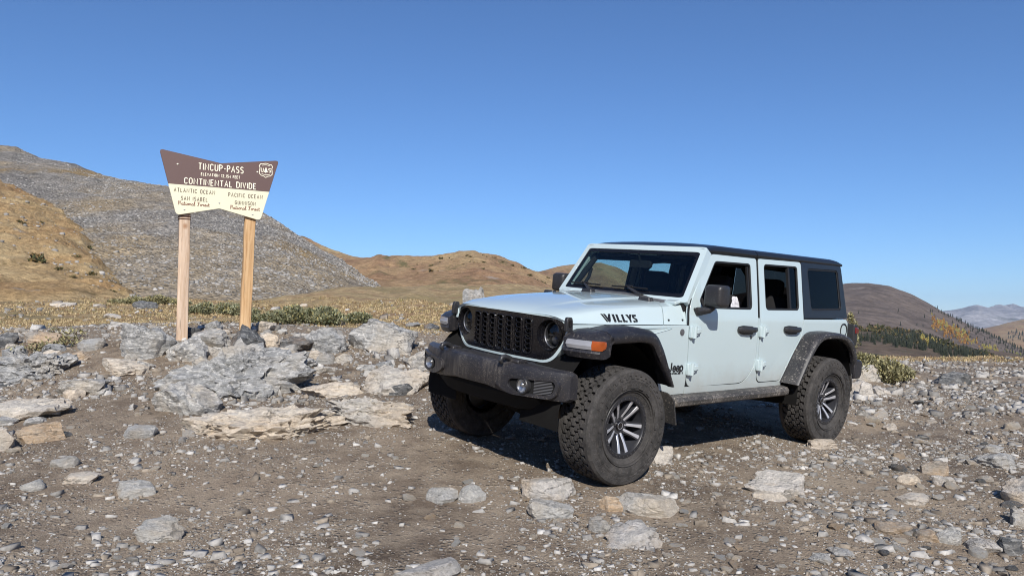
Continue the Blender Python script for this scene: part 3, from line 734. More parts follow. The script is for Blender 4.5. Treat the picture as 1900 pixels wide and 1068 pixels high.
# ---- hood, cowl
HX = [-.95, -.69, -.42, 0, .30, .40, .44, .47]; HZ55 = [1.356, 1.340, 1.326, 1.296, 1.255, 1.226, 1.208, 1.190]
def hood_w(x): return interp(x, [-.95, -.6, 0, .40, .47], [.775, .762, .735, .690, .675])
def hood_pt(x, q, s=1, lift=0.0):
    """q from 0 (centre line) to 1 (lower side edge)"""
    w = hood_w(x); z55 = interp(x, HX, HZ55); zb = 1.170 + .002 * (x < 0)
    bl = .014 * min(1, max(0, (.30 - x) / .5))
    QQ = [0, .12, .24, .36, .44, .50, .58, .68, .76, .83, .89, .94, 1.0]
    YY = [0, .13, .26, .39, .44, .485, .60, .74, .845, .905, .945, .968, 1.0]
    ZZ = [z55 + .018 + bl, z55 + .018 + bl, z55 + .016 + bl, z55 + .013 + bl, z55 + .011 + bl, z55 + .010, z55 + .007, z55 + .001, z55 - .010, z55 - .026, lerp(z55 - .03, zb, .38), lerp(z55 - .03, zb, .66), zb]
    return Vector((x, s * (w * interp(q, QQ, YY) + lift), interp(q, QQ, ZZ) + lift))
QS = [0, .12, .24, .36, .42, .44, .465, .50, .54, .58, .63, .68, .72, .76, .80, .83, .86, .89, .94, .97, 1.0]
def hood_row(xs_fn, k):
    row = [hood_pt(xs_fn(q, k), q, -1) for q in QS[::-1]] + [hood_pt(xs_fn(q, k), q, 1) for q in QS[1:]]
    return row
def hood_x(q, k):
    xf = .470 - .085 * (q ** 2) ; xe = -.72 + .13 * q ** 2.5
    return lerp(xf, xe, k)
ks = [0, .015, .035, .07, .12, .18, .26, .36, .48, .60, .72, .84, .93, 1.0]
rows = [hood_row(hood_x, k) for k in ks]
front = [Vector((p.x - .012, p.y * .992, p.z - .018)) for p in rows[0]]
mb = MB(); mb.loft([front] + rows + [[Vector((p.x, p.y * .99, p.z - .03)) for p in rows[-1]]], caps=False, ring=False)
hood = mb.build('hood', J_PAINT, jeep, smooth=40)
def cowl_x(q, k):
    return lerp(-.728 + .13 * q ** 2.5, -.885 - .030 * q ** 3, k)
rows = [hood_row(cowl_x, k) for k in (0, .12, .3, .55, .8, 1.0)]
mb = MB(); mb.loft([[Vector((p.x, p.y * .985, p.z - .03)) for p in rows[0]]] + rows + [[Vector((p.x - .01, p.y * .97, p.z - .05)) for p in rows[-1]]], caps=False, ring=False)
cowl = mb.build('cowl', J_PAINT, jeep, smooth=40)
for bx in (-.672, -.845):
    mb = MB(); p = hood_pt(bx, .955, 1); mb.cyl(p + Vector((0, -.01, 0)), p + Vector((0, .004, 0)), .010, 12); mb.build('cowl_bolt', J_MIRR, cowl)
# dark air intake grille across the cowl
loops = []
for y in np.linspace(-.60, .60, 25):
    q = interp(abs(y) / hood_w(-.8), [0, .13, .26, .39, .44, .485, .60, .74, .845], [0, .12, .24, .36, .44, .50, .58, .68, .76])
    a = hood_pt(-.775 + .03 * (y / .6) ** 2, q); b_ = hood_pt(-.86, q)
    loops.append([Vector((a.x, y, a.z - .01)), Vector((a.x, y, a.z + .007)), Vector((b_.x, y, b_.z + .010)), Vector((b_.x, y, b_.z - .01))])
mb = MB(); mb.loft(loops); mb.build('cowl_grille', J_GREY, cowl)
# rubber rests on the hood and cowl
for y, x in ((-.20, -.70), (.47, -.70), (-.66, -.66)):
    q = interp(abs(y) / hood_w(x), [0, .13, .26, .39, .44, .485, .60, .74, .845, .9], [0, .12, .24, .36, .44, .50, .58, .68, .76, .82]); p = hood_pt(x, q, 1 if y > 0 else -1)
    mb = MB(); mb.prism(rpoly([(-.035, -.065), (.03, -.065), (.035, -.03), (.035, .03), (.03, .065), (-.035, .065)], .012, 2), lambda a, b, t: Vector((p.x + a * (1 - t * 6), p.y + b * (1 - t * 5), p.z + t)), -.01, .028)
    mb.build('hood_rest', J_MIRR, hood, bevel=.004)
# hood latches
for s in (1, -1):
    p = hood_pt(.405, .97, s)
    mb = MB()
    mb.prism(rpoly([(-.034, -.075), (.034, -.075), (.030, .02), (.022, .055), (-.022, .055), (-.030, .02)], .012, 3), lambda a, b, t: Vector((p.x + a, s * (abs(p.y) + t + .010 - .04 * max(0, b)), p.z + b * .8 - .002)), -.01, .022)
    lt = mb.build('hood_latch', J_MIRR, hood, bevel=.005)
    mb = MB(); mb.prism(rpoly([(-.014, -.03), (.014, -.03), (.012, .03), (-.012, .03)], .006, 2), lambda a, b, t: Vector((p.x + a, s * (abs(p.y) + t + .010 - .04 * max(0, b)), p.z + b * .8 - .002)), .0225, .027)
    mb.build('latch_pull', J_GLOSS, lt)

# ---- windshield
def ws(a, b, t):
    """a across, b up the screen (0 bottom glass edge .. 1 top), t outwards"""
    x = -.887 - .269 * b + .030 * (1 - (a / .7) ** 2); z = 1.390 + .396 * b
    return Vector((x + t * .827, a, z + t * .562))
def trap(b0, w0, b1, w1): return [(-w0, b0), (w0, b0), (w1, b1), (-w1, b1)]
AC = np.linspace(-.6, .6, 9)
wf = panel('windshield_frame', rpoly(trap(-.085, .765, 1.115, .705), [.03, .03, .05, .05], 4), [rpoly(trap(0.0, .706, 1.0, .660), .055, 6)], ws, .075, J_PAINT, jeep, cuts_a=AC, bevel=.012)
panel('windshield_border', rpoly(trap(.002, .705, .998, .659), .054, 6), [rpoly(trap(.085, .672, .925, .632), .05, 6)], lambda a, b, t: ws(a, b, t - .006), .004, J_FRIT, wf, cuts_a=AC, bevel=None)
panel('windshield_glass', rpoly(trap(.083, .673, .927, .633), .05, 6), [], lambda a, b, t: ws(a, b, t - .008), .004, J_GLASS, wf, cuts_a=AC, bevel=None)
for y in (.70, -.66):
    p = ws(y * .93, -.08, .0)
    mb = MB(); mb.box(p + Vector((.035, 0, -.008)), (.075, .115, .030), Matrix.Rotation(.25, 3, 'Y')); mb.build('windshield_hinge', J_PAINT, wf, bevel=.007)
for y0, y1 in ((-.28, -.42), (.31, .13)):
    a = hood_pt(-.80, .3 if y0 > 0 else .25, 1); a = Vector((-.80, y0, a.z + .012)); c = ws(y1, .085, .028); b_ = ws(y1 + .06, .02, .05)
    mb = MB(); mb.tube([a, b_, c], [.012, .010, .007], 8); mb.tube([a + Vector((0, .035, 0)), c + Vector((0, .02, .0))], .006, 6); mb.box(a, (.05, .06, .02)); wp = mb.build('wiper', J_MIRR, jeep)
    pts = [ws(y1 + k, .095 + .01 * math.cos(k * 4), .016) for k in np.linspace(-.20, .20, 9)]
    mb = MB(); mb.tube(pts, .008, 6); mb.tube([ws(y1 + k, .115, .026) for k in (-.04, .04)], .010, 6); mb.build('wiper_blade', J_RUBB, wp)

# ---- roof
def roof_sec(x, y0=-.705, y1=.705, lift=0):
    out = []
    fr = min(1, max(0, (-1.17 - x) / .25)); rr = min(1, max(0, (x + 3.60) / .14))
    hh = lerp(.35, 1, math.sin(fr * math.pi / 2)) * lerp(.55, 1, math.sin(rr * math.pi / 2))
    Y = [-.700, -.703, -.698, -.675, -.63, -.56, -.40, -.2, 0, .2, .40, .56, .63, .675, .698, .703, .700]
    Z = [1.797, 1.810, 1.830, 1.848, 1.858, 1.864, 1.872, 1.877, 1.878]; Z = Z + Z[-2::-1]
    return [Vector((x, y, 1.797 + (z - 1.797) * hh + lift)) for y, z in zip(Y, Z)]
def roof_piece(name, xs, ya, yb, parent):
    loops = []
    for x in xs:
        sec = roof_sec(x); up = [p for p in sec if ya - 1e-6 <= p.y <= yb + 1e-6]
        loops.append(up + [Vector((p.x, p.y * .985, p.z - .035 if abs(p.y) < .66 else 1.790)) for p in up[::-1]])
    mb = MB(); mb.loft(loops); return mb.build(name, J_TOP, parent, smooth=45, bevel=None)
rf_ = roof_piece('roof', [-1.962, -2.3, -2.7, -3.1, -3.4, -3.46, -3.52, -3.56, -3.59, -3.60], -1, 1, jeep)
for ya, yb in ((.0, 1), (-1, -.0)):
    roof_piece('roof_panel', [-1.172, -1.19, -1.22, -1.27, -1.34, -1.42, -1.7, -1.950], ya, yb, jeep)
mb = MB(); mb.box((-2.35, 0, 1.772), (2.30, 1.24, .03)); mb.build('headliner', J_CABIN, jeep)
mb = MB(); mb.box((-1.956, 0, 1.80), (.02, 1.36, .03)); mb.build('roof_seam', J_RUBB, jeep)
# rear wall of the hardtop and tailgate
mb = MB(); mb.add([(-3.60, -.77, 1.245), (-3.60, -.62, 1.245), (-3.565, -.56, 1.74), (-3.55, -.69, 1.80), (-3.60, .77, 1.245), (-3.60, .62, 1.245), (-3.565, .56, 1.74), (-3.55, .69, 1.80)],
                  [(0, 1, 2, 3), (4, 7, 6, 5), (3, 2, 6, 7)]); mb.build('hardtop_rear', J_TOP, jeep)
mb = MB(); mb.add([(-3.602, -.62, 1.245), (-3.602, .62, 1.245), (-3.567, .56, 1.74), (-3.567, -.56, 1.74)], [(0, 1, 2, 3)]); mb.build('rear_window', J_TINT, jeep)
mb = MB(); mb.box((-3.61, 0, .95), (.05, 1.50, .58)); mb.build('tailgate', J_PAINT, jeep, bevel=.01)

# ---- grille shell
def gx_(y, z): return .478 - .20 * y * y - .012 * max(0, (1.03 - z)) / .2
def gfn(a, b, t): return Vector((gx_(a, b) + t, a, b))
SHELL = rpoly([(-.548, .856), (.548, .856), (.672, 1.04), (.690, 1.172), (.60, 1.206), (0, 1.214), (-.60, 1.206), (-.690, 1.172), (-.672, 1.04)], [.10, .10, .10, .05, .10, .3, .10, .05, .10], 6)
INS = rpoly([(-.528, .873), (.528, .873), (.645, 1.035), (.664, 1.14), (.60, 1.198), (0, 1.208), (-.60, 1.198), (-.664, 1.14), (-.645, 1.035)], [.09, .09, .10, .08, .10, .3, .10, .08, .10], 6)
YC = np.linspace(-.6, .6, 13)
shell = panel('grille_shell', SHELL, [INS], gfn, .16, J_PAINT, jeep, cuts_a=YC, bevel=.010)
def circ(cy, cz, r, n=28): return [(cy + r * math.cos(2 * math.pi * k / n), cz + r * math.sin(2 * math.pi * k / n)) for k in range(n)]
PIT = .1035; SW, SH = .040, .132
def slot(k, g=0.0):
    cy = (k - 3) * PIT; cz = 1.038 + (0 if abs(k - 3) < 3 else -.0); hh = SH - (.004 if abs(k - 3) == 3 else 0)
    return rpoly([(cy - SW - g, cz - hh - g), (cy + SW + g, cz - hh - g), (cy + SW + g, cz + hh + g), (cy - SW - g, cz + hh + g)], .030 + g, 5)
HLC = ((.512, 1.068), (-.512, 1.068))
holes = [slot(k) for k in range(7)] + [circ(cy, cz, .112) for cy, cz in HLC]
ins = panel('grille_insert', inset_ring(INS, .0006), holes, lambda a, b, t: gfn(a, b, t - .006), .03, J_GLOSS, shell, cuts_a=YC, bevel=.003)
mb = MB(); mb.add([gfn(y, z, -.10) for y in np.linspace(-.62, .62, 9) for z in (.88, 1.20)], [(i * 2, i * 2 + 2, i * 2 + 3, i * 2 + 1) for i in range(8)]); mb.build('radiator', J_DARK, shell)
for k in range(7):
    cy = (k - 3) * PIT
    sl = panel('grille_slot', slot(k, .007), [slot(k, -.003)], lambda a, b, t: gfn(a, b, t + .004), .018, J_GLOSS, jeep, bevel=.004)
    mb = MB()
    for i in range(7):
        cz = 1.038 - SH + .020 + i * .0372
        hexa = [gfn(cy + .034 * math.cos(math.radians(60 * j)), cz + .0212 * math.sin(math.radians(60 * j)), -.014) for j in range(6)]
        mb.tube(hexa, .0052, 6, closed=True)
        mb.tube([gfn(cy - .042, cz, -.016), gfn(cy - .034, cz, -.016)], .004, 6); mb.tube([gfn(cy + .034, cz, -.016), gfn(cy + .042, cz, -.016)], .004, 6)
        mb.tube([gfn(cy + .0, cz + .018, -.030), gfn(cy, cz - .018, -.030)], .004, 5); mb.tube([gfn(cy - .03, cz, -.030), gfn(cy + .03, cz, -.030)], .004, 5)
    mb.build('hex_mesh', J_GLOSS, sl, smooth=60)
for cy, cz in HLC:
    cx = gx_(cy, cz) - .024; s = 1 if cy > 0 else -1
    hl = empty('headlight', jeep, (0, 0, 0))
    mb = MB(); mb.lathe([(.116, .012), (.114, .022), (.111, .020), (.104, -.02), (.098, -.075), (0.0, -.085)], (cx, cy, cz), 'x', 40); mb.build('lamp_bowl', J_GLOSS, hl, smooth=40)
    mb = MB(); mb.lathe([(.099, -.052), (.101, -.030), (.096, -.026), (.090, -.032), (.089, -.055)], (cx, cy, cz), 'x', 40); mb.build('light_ring', J_BOLT, hl, smooth=40)
    mb = MB(); mb.lathe([(.0, -.050), (.030, -.053), (.042, -.062), (.046, -.078)], (cx, cy + s * .012, cz + .026), 'x', 24); mb.lathe([(.0, -.050), (.026, -.053), (.036, -.062), (.04, -.078)], (cx, cy - s * .012, cz - .040), 'x', 24)
    mb.box((cx - .062, cy, cz - .006), (.02, .15, .010)); mb.build('projector', J_RIMDK, hl, smooth=50)
    mb = MB(); mb.lathe([(.0, -.006), (.04, -.010), (.075, -.020), (.097, -.032)], (cx, cy, cz), 'x', 40); mb.build('lens', J_LENS, hl, smooth=60)
# black strip under the shell
loops = []
for y in np.linspace(-.60, .60, 13):
    x = gx_(y, .86) + .004
    loops.append([Vector((x - .10, y, .848)), Vector((x - .008, y, .848)), Vector((x + .002, y, .80)), Vector((x - .10, y, .795))])
mb = MB(); mb.loft(loops); mb.build('grille_valance', J_BUMP, jeep, bevel=.006)

# ---- front bumper
def bxf(y):
    k = abs(y); return .755 - .05 * (k / .5) ** 2 if k < .5 else .705 - .20 * ((k - .5)) - .62 * (k - .5) ** 2 - (.0 if k < .82 else 5 * (k - .82) ** 2)
BY = [-.872, -.868, -.85, -.82, -.78, -.72, -.66, -.58, -.50, -.42, -.34, -.2, -.1, 0, .1, .2, .34, .42, .50, .58, .66, .72, .78, .82, .85, .868, .872]
def bz(y):
    k = abs(y); top = .862 if k < .30 else lerp(.862, .852, min(1, (k - .30) / .3)); bot = .655 if k < .26 else lerp(.655, .628, min(1, (k - .26) / .12))
    if k > .84: top -= .022 * ((k - .84) / .032) ** 2; bot += .022 * ((k - .84) / .032) ** 2
    return top, bot
loops = []
for y in BY:
    x = bxf(y); t, b_ = bz(y); h = t - b_
    e = max(0, (abs(y) - .84) / .032); dp = lerp(.24, .085, min(1, max(0, (abs(y) - .55) / .28)))
    loops.append([Vector((x - dp, y, t - .03)), Vector((x - dp * .84, y, t - .004)), Vector((x - min(.10, dp * .6), y, t + .002)), Vector((x - .034, y, t - .001)), Vector((x - .010, y, t - .014)), Vector((x - .001 - .01 * e, y, t - .040)),
                  Vector((x - .010 * e, y, (t + b_) / 2)), Vector((x - .003 - .01 * e, y, b_ + .036)), Vector((x - .014, y, b_ + .010)), Vector((x - min(.06, dp * .7), y, b_)), Vector((x - dp, y, b_ + .01))])
mb = MB(); mb.loft(loops); bumper = mb.build('front_bumper', J_BUMP, jeep, smooth=32)
for s in (1, -1):
    def bfn(a, b, t): return Vector((bxf(a) + t, s * a, b))
    out = rpoly([(.335, .700), (.36, .772), (.81, .800), (.835, .76), (.82, .672), (.78, .648), (.46, .642)], [.05, .04, .03, .03, .04, .05, .06], 5)
    mid = rpoly([(.45, .706), (.475, .757), (.80, .775), (.815, .75), (.80, .692), (.76, .670), (.52, .668)], [.03, .03, .02, .02, .03, .03, .04], 5)
    bz_ = panel('fog_light_bezel', out, [mid], bfn, .034, J_BUMP, jeep, cuts_a=(.45, .55, .65, .75, .82), bevel=.009)
    bz_.location.x = .030
    panel('pocket', inset_ring(mid, -.004), [], lambda a, b, t: bfn(a, b, t - .022), .004, J_DARK, bz_, cuts_a=(.55, .65, .75, .82), bevel=None)
    mb = MB()
    for k in range(9):
        z = .676 + .0105 * k
        mb.tube([bfn(y, z + (y - .7) * .06, -.012) for y in np.linspace(.665, .795 - abs(z - .72) * .3, 6)], .0028, 5)
    mb.build('mesh_slats', J_GREY, bz_, smooth=60)
    fl_ = empty('fog_light', jeep, (0, 0, 0))
    fx = bxf(.585) + .026
    mb = MB(); mb.lathe([(.058, -.030), (.060, .006), (.055, .012), (.048, .008), (.046, -.004)], (fx, s * .585, .717), 'x', 28); mb.build('bezel', J_MIRR, fl_, smooth=40)
    mb = MB(); mb.lathe([(.046, .004), (.034, -.010), (.0, -.018)], (fx + .004, s * .585, .717), 'x', 28); mb.build('reflector', J_CHROME, fl_, smooth=40)
    mb = MB(); mb.lathe([(.0, .012), (.025, .011), (.047, .004)], (fx + .005, s * .585, .717), 'x', 28); mb.build('lens', J_LENS, fl_, smooth=60)
    mb = MB(); mb.lathe([(.0, .006), (.012, .004), (.016, -.004)], (fx, s * .575, .722), 'x', 14); mb.build('bulb', J_CHROME, fl_, smooth=60)
    # tow hook
    mb = MB(); y = s * .375; x = bxf(.375)
    mb.tube([(x - .12, y, .845), (x - .06, y, .880), (x - .02, y, .896), (x + .018, y, .890), (x + .028, y, .868), (x + .010, y, .850)], [.020, .020, .019, .018, .017, .014], 10)
    mb.build('tow_hook', J_MIRR, jeep, smooth=60)
    mb = MB(); mb.prism(rpoly([(-.16, .855), (-.05, .855), (-.06, .880), (-.14, .880)], .01, 2), lambda a, b, t: Vector((x + a, y + t, b)), -.05, .10 * s if s > 0 else .05); mb.build('hook_mount', J_BUMP, jeep, bevel=.008)
# winch-plate like raised centre and lower skid
loops = []
for y in np.linspace(-.62, .62, 13):
    k = abs(y) / .62; x = bxf(y) - .075
    zb = .515 + (.0 if k < .8 else .06 * (k - .8) / .2); x2 = x - .06
    loops.append([Vector((x, y, .66)), Vector((x + .004, y, .62)), Vector((x2, y, zb)), Vector((x2 - .05, y, zb - .002)), Vector((x2 - .10, y, zb + .02)), Vector((x - .08, y, .66))])
mb = MB(); mb.loft(loops); mb.build('skid_plate', J_DARK, jeep, smooth=30, bevel=.006)

# ---- side steps, mud flaps, tail lamp, rear bumper
for s in (1, -1):
    loops = []
    for x, k in ((-.66, .35), (-.69, 1), (-1.2, 1), (-1.8, 1), (-2.36, 1), (-2.41, .85), (-2.43, .5)):
        loops.append([Vector((x, s * .72, .604)), Vector((x, s * .800, .602)), Vector((x, s * lerp(.80, .865, k), .592)), Vector((x, s * lerp(.80, .888, k), .565)), Vector((x, s * lerp(.80, .880, k), .530)), Vector((x, s * lerp(.80, .84, k), .512)), Vector((x, s * .72, .520))])
    mb = MB(); mb.loft(loops); mb.build('side_step', J_STEP, jeep, smooth=40)
    mb = MB(); mb.prism(rpoly([(.80, .655), (.90, .650), (.955, .610), (.975, .405), (.80, .415)], [.01, .03, .03, .01, .01], 3), lambda a, b, t: Vector((-.545 - (.64 - b) * .12 + t, s * a, b)), -.006, .006)
    mb.build('mud_flap', J_FLAP, jeep, bevel=.003)
    mb = MB(); mb.prism(rpoly([(.80, .70), (.93, .70), (.95, .50), (.80, .50)], [.01, .03, .03, .01], 3), lambda a, b, t: Vector((-3.53 + t, s * a, b)), -.006, .006); mb.build('mud_flap', J_FLAP, jeep, bevel=.003)
    mb = MB(); loops = []
    mb.prism(rpoly([(-3.635, .965), (-3.635, 1.195), (-3.70, 1.19), (-3.72, 1.15), (-3.72, 1.0), (-3.70, .965)], .015, 3), lambda a, b, t: Vector((a, s * t, b)), .69, .870); tl = mb.build('tail_lamp', J_MIRR, jeep, bevel=.012)
    mb = MB(); mb.prism(rpoly([(-3.655, 1.095), (-3.655, 1.165), (-3.715, 1.16), (-3.726, 1.13), (-3.726, 1.10)], .01, 2), lambda a, b, t: Vector((a, s * t, b)), .71, .878); mb.build('red_lens', J_RED, tl, bevel=.006)
mb = MB(); mb.lathe([(.072, -.006), (.074, .006), (.062, .008), (.056, -.012), (0, -.014)], (-3.545, .796, 1.125), 'y', 28); mb.build('fuel_filler', J_MIRR, jeep, smooth=45)
loops = []
for y in np.linspace(-.90, .90, 9):
    loops.append([Vector((-3.66, y, .62)), Vector((-3.66, y, .82)), Vector((-3.78, y, .82)), Vector((-3.83, y, .79)), Vector((-3.83, y, .66)), Vector((-3.79, y, .62))])
mb = MB(); mb.loft(loops); mb.build('rear_bumper', J_BUMP, jeep, bevel=.015)

# ---- mirrors
for s in (1, -1):
    def rr(x, k, o): return [Vector((x, s * y, z)) for y, z in rpoly([(.918 - .090 * k, 1.425 - .094 * k + o), (.918 + .090 * k, 1.425 - .090 * k + o), (.918 + .086 * k, 1.425 + .094 * k + o), (.918 - .084 * k, 1.425 + .094 * k + o)], .034 * k, 5)]
    mb = MB(); mb.loft([rr(-.985, .66, 0), rr(-.989, .78, 0), rr(-1.000, .90, 0), rr(-1.023, .98, 0), rr(-1.07, 1.0, 0), rr(-1.112, .99, 0), rr(-1.118, .94, 0)]); mi = mb.build('side_mirror', J_MIRR, jeep, smooth=50)
    mb = MB(); mb.loft([rr(-1.1185, .90, 0), rr(-1.120, .88, 0)]); mb.build('mirror_glass', J_CHROME, mi)
    mb = MB(); mb.tube([(-1.0, s * .775, 1.288), (-1.01, s * .82, 1.294), (-1.035, s * .87, 1.308), (-1.05, s * .90, 1.335)], [.034, .033, .030, .026], 12); mb.prism(rpoly([(-.935, 1.318), (-.975, 1.250), (-1.06, 1.258), (-1.10, 1.31)], .02, 3), lambda a, b, t: Vector((a, s * (.782 + t), b)), 0, .02)
    mb.build('mirror_arm', J_MIRR, mi, bevel=.004, smooth=50)

# ---- wheels
TR, TW = .440, .158       # tyre radius, half width
def build_wheel():
    w = empty('wheel', jeep)
    mb = MB()
    prof = [(.222, -.105), (.232, -.125), (.262, -.138), (.300, -.154), (.340, -.158), (.380, -.156), (.408, -.148), (.417, -.130), (.4195, -.08), (.4205, 0), (.4195, .08), (.417, .130), (.408, .148), (.380, .156), (.340, .158), (.300, .154), (.262, .138), (.232, .125), (.222, .105)]
    mb.lathe(prof, (0, 0, 0), 'y', 72)
    ncar = len(mb.f)
    # tread: interlocking blocks in five rows, with lugs over the shoulders
    npitch = 40; base = .4195
    shape = [(-.50, -.46), (.06, -.50), (.18, -.24), (.50, -.18), (.50, .46), (-.06, .50), (-.18, .24), (-.50, .18)]
    rr_ = random.Random(5)
    for row, wc in enumerate((-.084, -.042, 0.0, .042, .084)):
        for k in range(npitch):
            sc = 2 * math.pi * (k + .5 * (row % 2)) / npitch; m_ = 1 if row % 2 else -1
            jl = 1 + rr_.uniform(-.06, .06)
            top, bot = [], []
            for a, b in shape:
                for lst, sh, rad in ((top, .885, TR - .001), (bot, .97, base - .004)):
                    an = sc + a * sh * .058 * jl / TR; y = wc + m_ * b * sh * .044 + a * m_ * .006
                    lst.append(Vector((rad * math.cos(an), y, rad * math.sin(an))))
            mb.loft([bot, top])
    for sd in (-1, 1):
        for k in range(npitch):
            for half in (0, 1):
                sc = 2 * math.pi * (k + .25 + .5 * half) / npitch
                wd = .0205 if half else .0235
                y0 = sd * (.112 - (.006 if half else 0)); ys_ = [y0, sd * .138, sd * .157, sd * (.1615 if not half else .1595)]; rs_ = [TR - .002, TR - .004, TR - .020, (.372 if not half else .394)]
                rb_ = [base - .006, base - .008, .405, (.366 if not half else .388)]; yb_ = [y0, sd * .126, sd * .142, sd * .150]
                l1 = [];  l2 = []
                for i in range(4):
                    tw = .012 * sd * (1 - i / 3)
                    for lst, ss in ((l1, -1), (l2, 1)):
                        an = sc + (ss * wd * (1 if i < 3 else .8) + tw) / TR
                        lst.append((Vector((rs_[i] * math.cos(an), ys_[i], rs_[i] * math.sin(an))), Vector((rb_[i] * math.cos(an), yb_[i], rb_[i] * math.sin(an)))))
                loops = [[l1[i][0], l2[i][0], l2[i][1], l1[i][1]] for i in range(4)]
                mb.loft(loops)
    for sd in (-1, 1):
        for rr3 in (.288, .345, .353): mb.lathe([(rr3 - .003, sd * .150), (rr3 - .0015, sd * .1598), (rr3 + .0015, sd * .1598), (rr3 + .003, sd * .150)], (0, 0, 0), 'y', 72)
    # sidewall rings and lettering-like blocks
    for sd in (-1, 1):
        mb.lathe([(.268, sd * .1435), (.271, sd * .148), (.276, sd * .148), (.279, sd * .148)], (0, 0, 0), 'y', 72)
        for k in range(20):
            if k % 10 in (4, 9): continue
            a0 = 2 * math.pi * k / 20
            sgm = [(r, a0 + da) for r, da in ((.300, 0), (.300, .16), (.332, .17), (.332, .02))]
            mb.loft([[Vector((r * math.cos(a), sd * .154, r * math.sin(a))) for r, a in sgm], [Vector((r * math.cos(a), sd * .1605, r * math.sin(a))) for r, a in sgm]])
    ty = mb.build('tyre', [J_TYRE, J_GROOVE_SHADE], w, smooth=30)
    for i_, p_ in enumerate(ty.data.polygons):
        if i_ < ncar and math.hypot(p_.center.x, p_.center.z) > .41: p_.material_index = 1
    yo = .129      # ring face
    mb = MB(); mb.lathe([(.224, .10), (.236, .118), (.237, yo - .004), (.233, yo), (.206, yo + .001), (.201, yo - .004), (.199, yo - .02)], (0, 0, 0), 'y', 72); ring = mb.build('bead_ring', J_RING, w, smooth=40)
    mb = MB()
    for k in range(32):
        a = 2 * math.pi * k / 32; c = Vector((.2185 * math.cos(a), 0, .2185 * math.sin(a)))
        mb.cyl(c + Vector((0, yo - .002, 0)), c + Vector((0, yo + .0045, 0)), .0058 if k % 4 else .008, 6)
    tag(mb.build('ring_bolts', J_BOLT, ring), kind='stuff')
    mb = MB(); mb.lathe([(.202, yo - .012), (.198, yo - .05), (.190, .02), (.190, -.11)], (0, 0, 0), 'y', 64); mb.lathe([(.19, -.02), (.05, -.02)], (0, 0, 0), 'y', 40); mb.build('rim_barrel', J_RIMDK, w, smooth=40)
    mb = MB(); dk = MB()
    for k in range(5):
        for d_ in (-1, 1):
            a0 = 2 * math.pi * k / 5 + d_ * .30; a1 = 2 * math.pi * k / 5 + d_ * .235
            p0 = Vector((.058 * math.cos(2 * math.pi * k / 5 + d_ * .42), .060, .058 * math.sin(2 * math.pi * k / 5 + d_ * .42))); p1 = Vector((.201 * math.cos(a1), yo - .016, .201 * math.sin(a1)))
            dr = (p1 - p0).normalized(); tn = Vector((0, 1, 0)).cross(dr).normalized()
            def sec(p, hw, dep, sk): return [p + tn * hw + Vector((0, 0, 0)), p - tn * hw, p - tn * hw * 1.25 - Vector((0, dep, 0)), p + tn * hw * 1.25 - Vector((0, dep, 0))]
            pm = p0.lerp(p1, .55) + Vector((0, .004, 0))
            dk.loft([sec(p0 - Vector((0, .002, 0)), .017, .04, 0), sec(pm - Vector((0, .002, 0)), .0155, .045, 0), sec(p1 - Vector((0, .002, 0)), .020, .05, 0)])
            e = tn * (.0045 * d_)
            mb.loft([sec(p0 + e, .0085, .006, 0), sec(pm + e, .0095, .006, 0), sec(p1 + e, .0135, .006, 0)])
    mb.build('spoke_face', J_ALU, w, smooth=25, bevel=.0015); dk.build('spokes', J_RIMDK, w, smooth=25)
    mb = MB(); mb.lathe([(.083, .02), (.083, .054), (.076, .062), (.04, .060), (.036, .060)], (0, 0, 0), 'y', 40); mb.build('hub', J_RIMDK, w, smooth=40)
    mb = MB(); mb.lathe([(.036, .055), (.036, .068), (.032, .072), (.0, .073)], (0, 0, 0), 'y', 32); mb.build('centre_cap', J_GLOSS, w, smooth=40)
    mb = MB(); mb.lathe([(.024, .0735), (.0255, .0745), (.027, .0735)], (0, 0, 0), 'y', 32); mb.build('cap_ring', J_ALU, w, smooth=40)
    for k in range(5):
        a = 2 * math.pi * (k + .5) / 5; c = Vector((.0635 * math.cos(a), 0, .0635 * math.sin(a)))
        mb = MB(); mb.cyl(c + Vector((0, .058, 0)), c + Vector((0, .078, 0)), .010, 6, .0085); mb.build('lug_nut', J_BOLT, w, smooth=20)
    return w
wh = build_wheel()
spots = [(0, .828, .437, 0.35, 0), (-3.008, .828, .437, 1.0, 0), (0, -.828, .437, .2, math.pi), (-3.008, -.828, .437, .7, math.pi)]      # the tyres sit a little into the soil
for i, (x, y, z, a, f) in enumerate(spots):
    o = wh if i == 0 else copy_tree(wh, jeep)
    o.location = (x, y, z); o.rotation_euler = (0, a, f); o.scale = (.982, 1, .982)
spare = copy_tree(wh, jeep); spare.name = 'spare_wheel'; spare.location = (-3.80, -.05, 1.02); spare.rotation_euler = (0, 0, math.pi / 2)

# ---- under the car
mb = MB(); mb.box((-1.75, 0, .62), (3.3, 1.44, .06)); mb.build('floor_pan', J_DARK, jeep)
for s in (1, -1):
    mb = MB(); mb.tube([(.62, s * .42, .70), (.2, s * .42, .66), (-.5, s * .42, .53), (-2.4, s * .42, .53), (-2.8, s * .42, .68), (-3.6, s * .42, .66)], .055, 4); mb.build('frame_rail', J_DARK, jeep)
    mb = MB(); mb.cyl((-.02, s * .46, .44), (-.06, s * .46, .98), .05, 12); mb.build('coil_spring', J_DARK, jeep); mb = MB(); mb.cyl((-3.0, s * .46, .44), (-2.95, s * .46, .95), .045, 12); mb.build('shock_absorber', J_DARK, jeep)
    mb = MB(); mb.tube([(-.02, s * .5, .40), (-.95, s * .45, .50)], .03, 8); mb.build('control_arm', J_DARK, jeep); mb = MB(); mb.tube([(-2.98, s * .5, .36), (-2.2, s * .45, .46)], .03, 8); mb.build('control_arm', J_DARK, jeep)
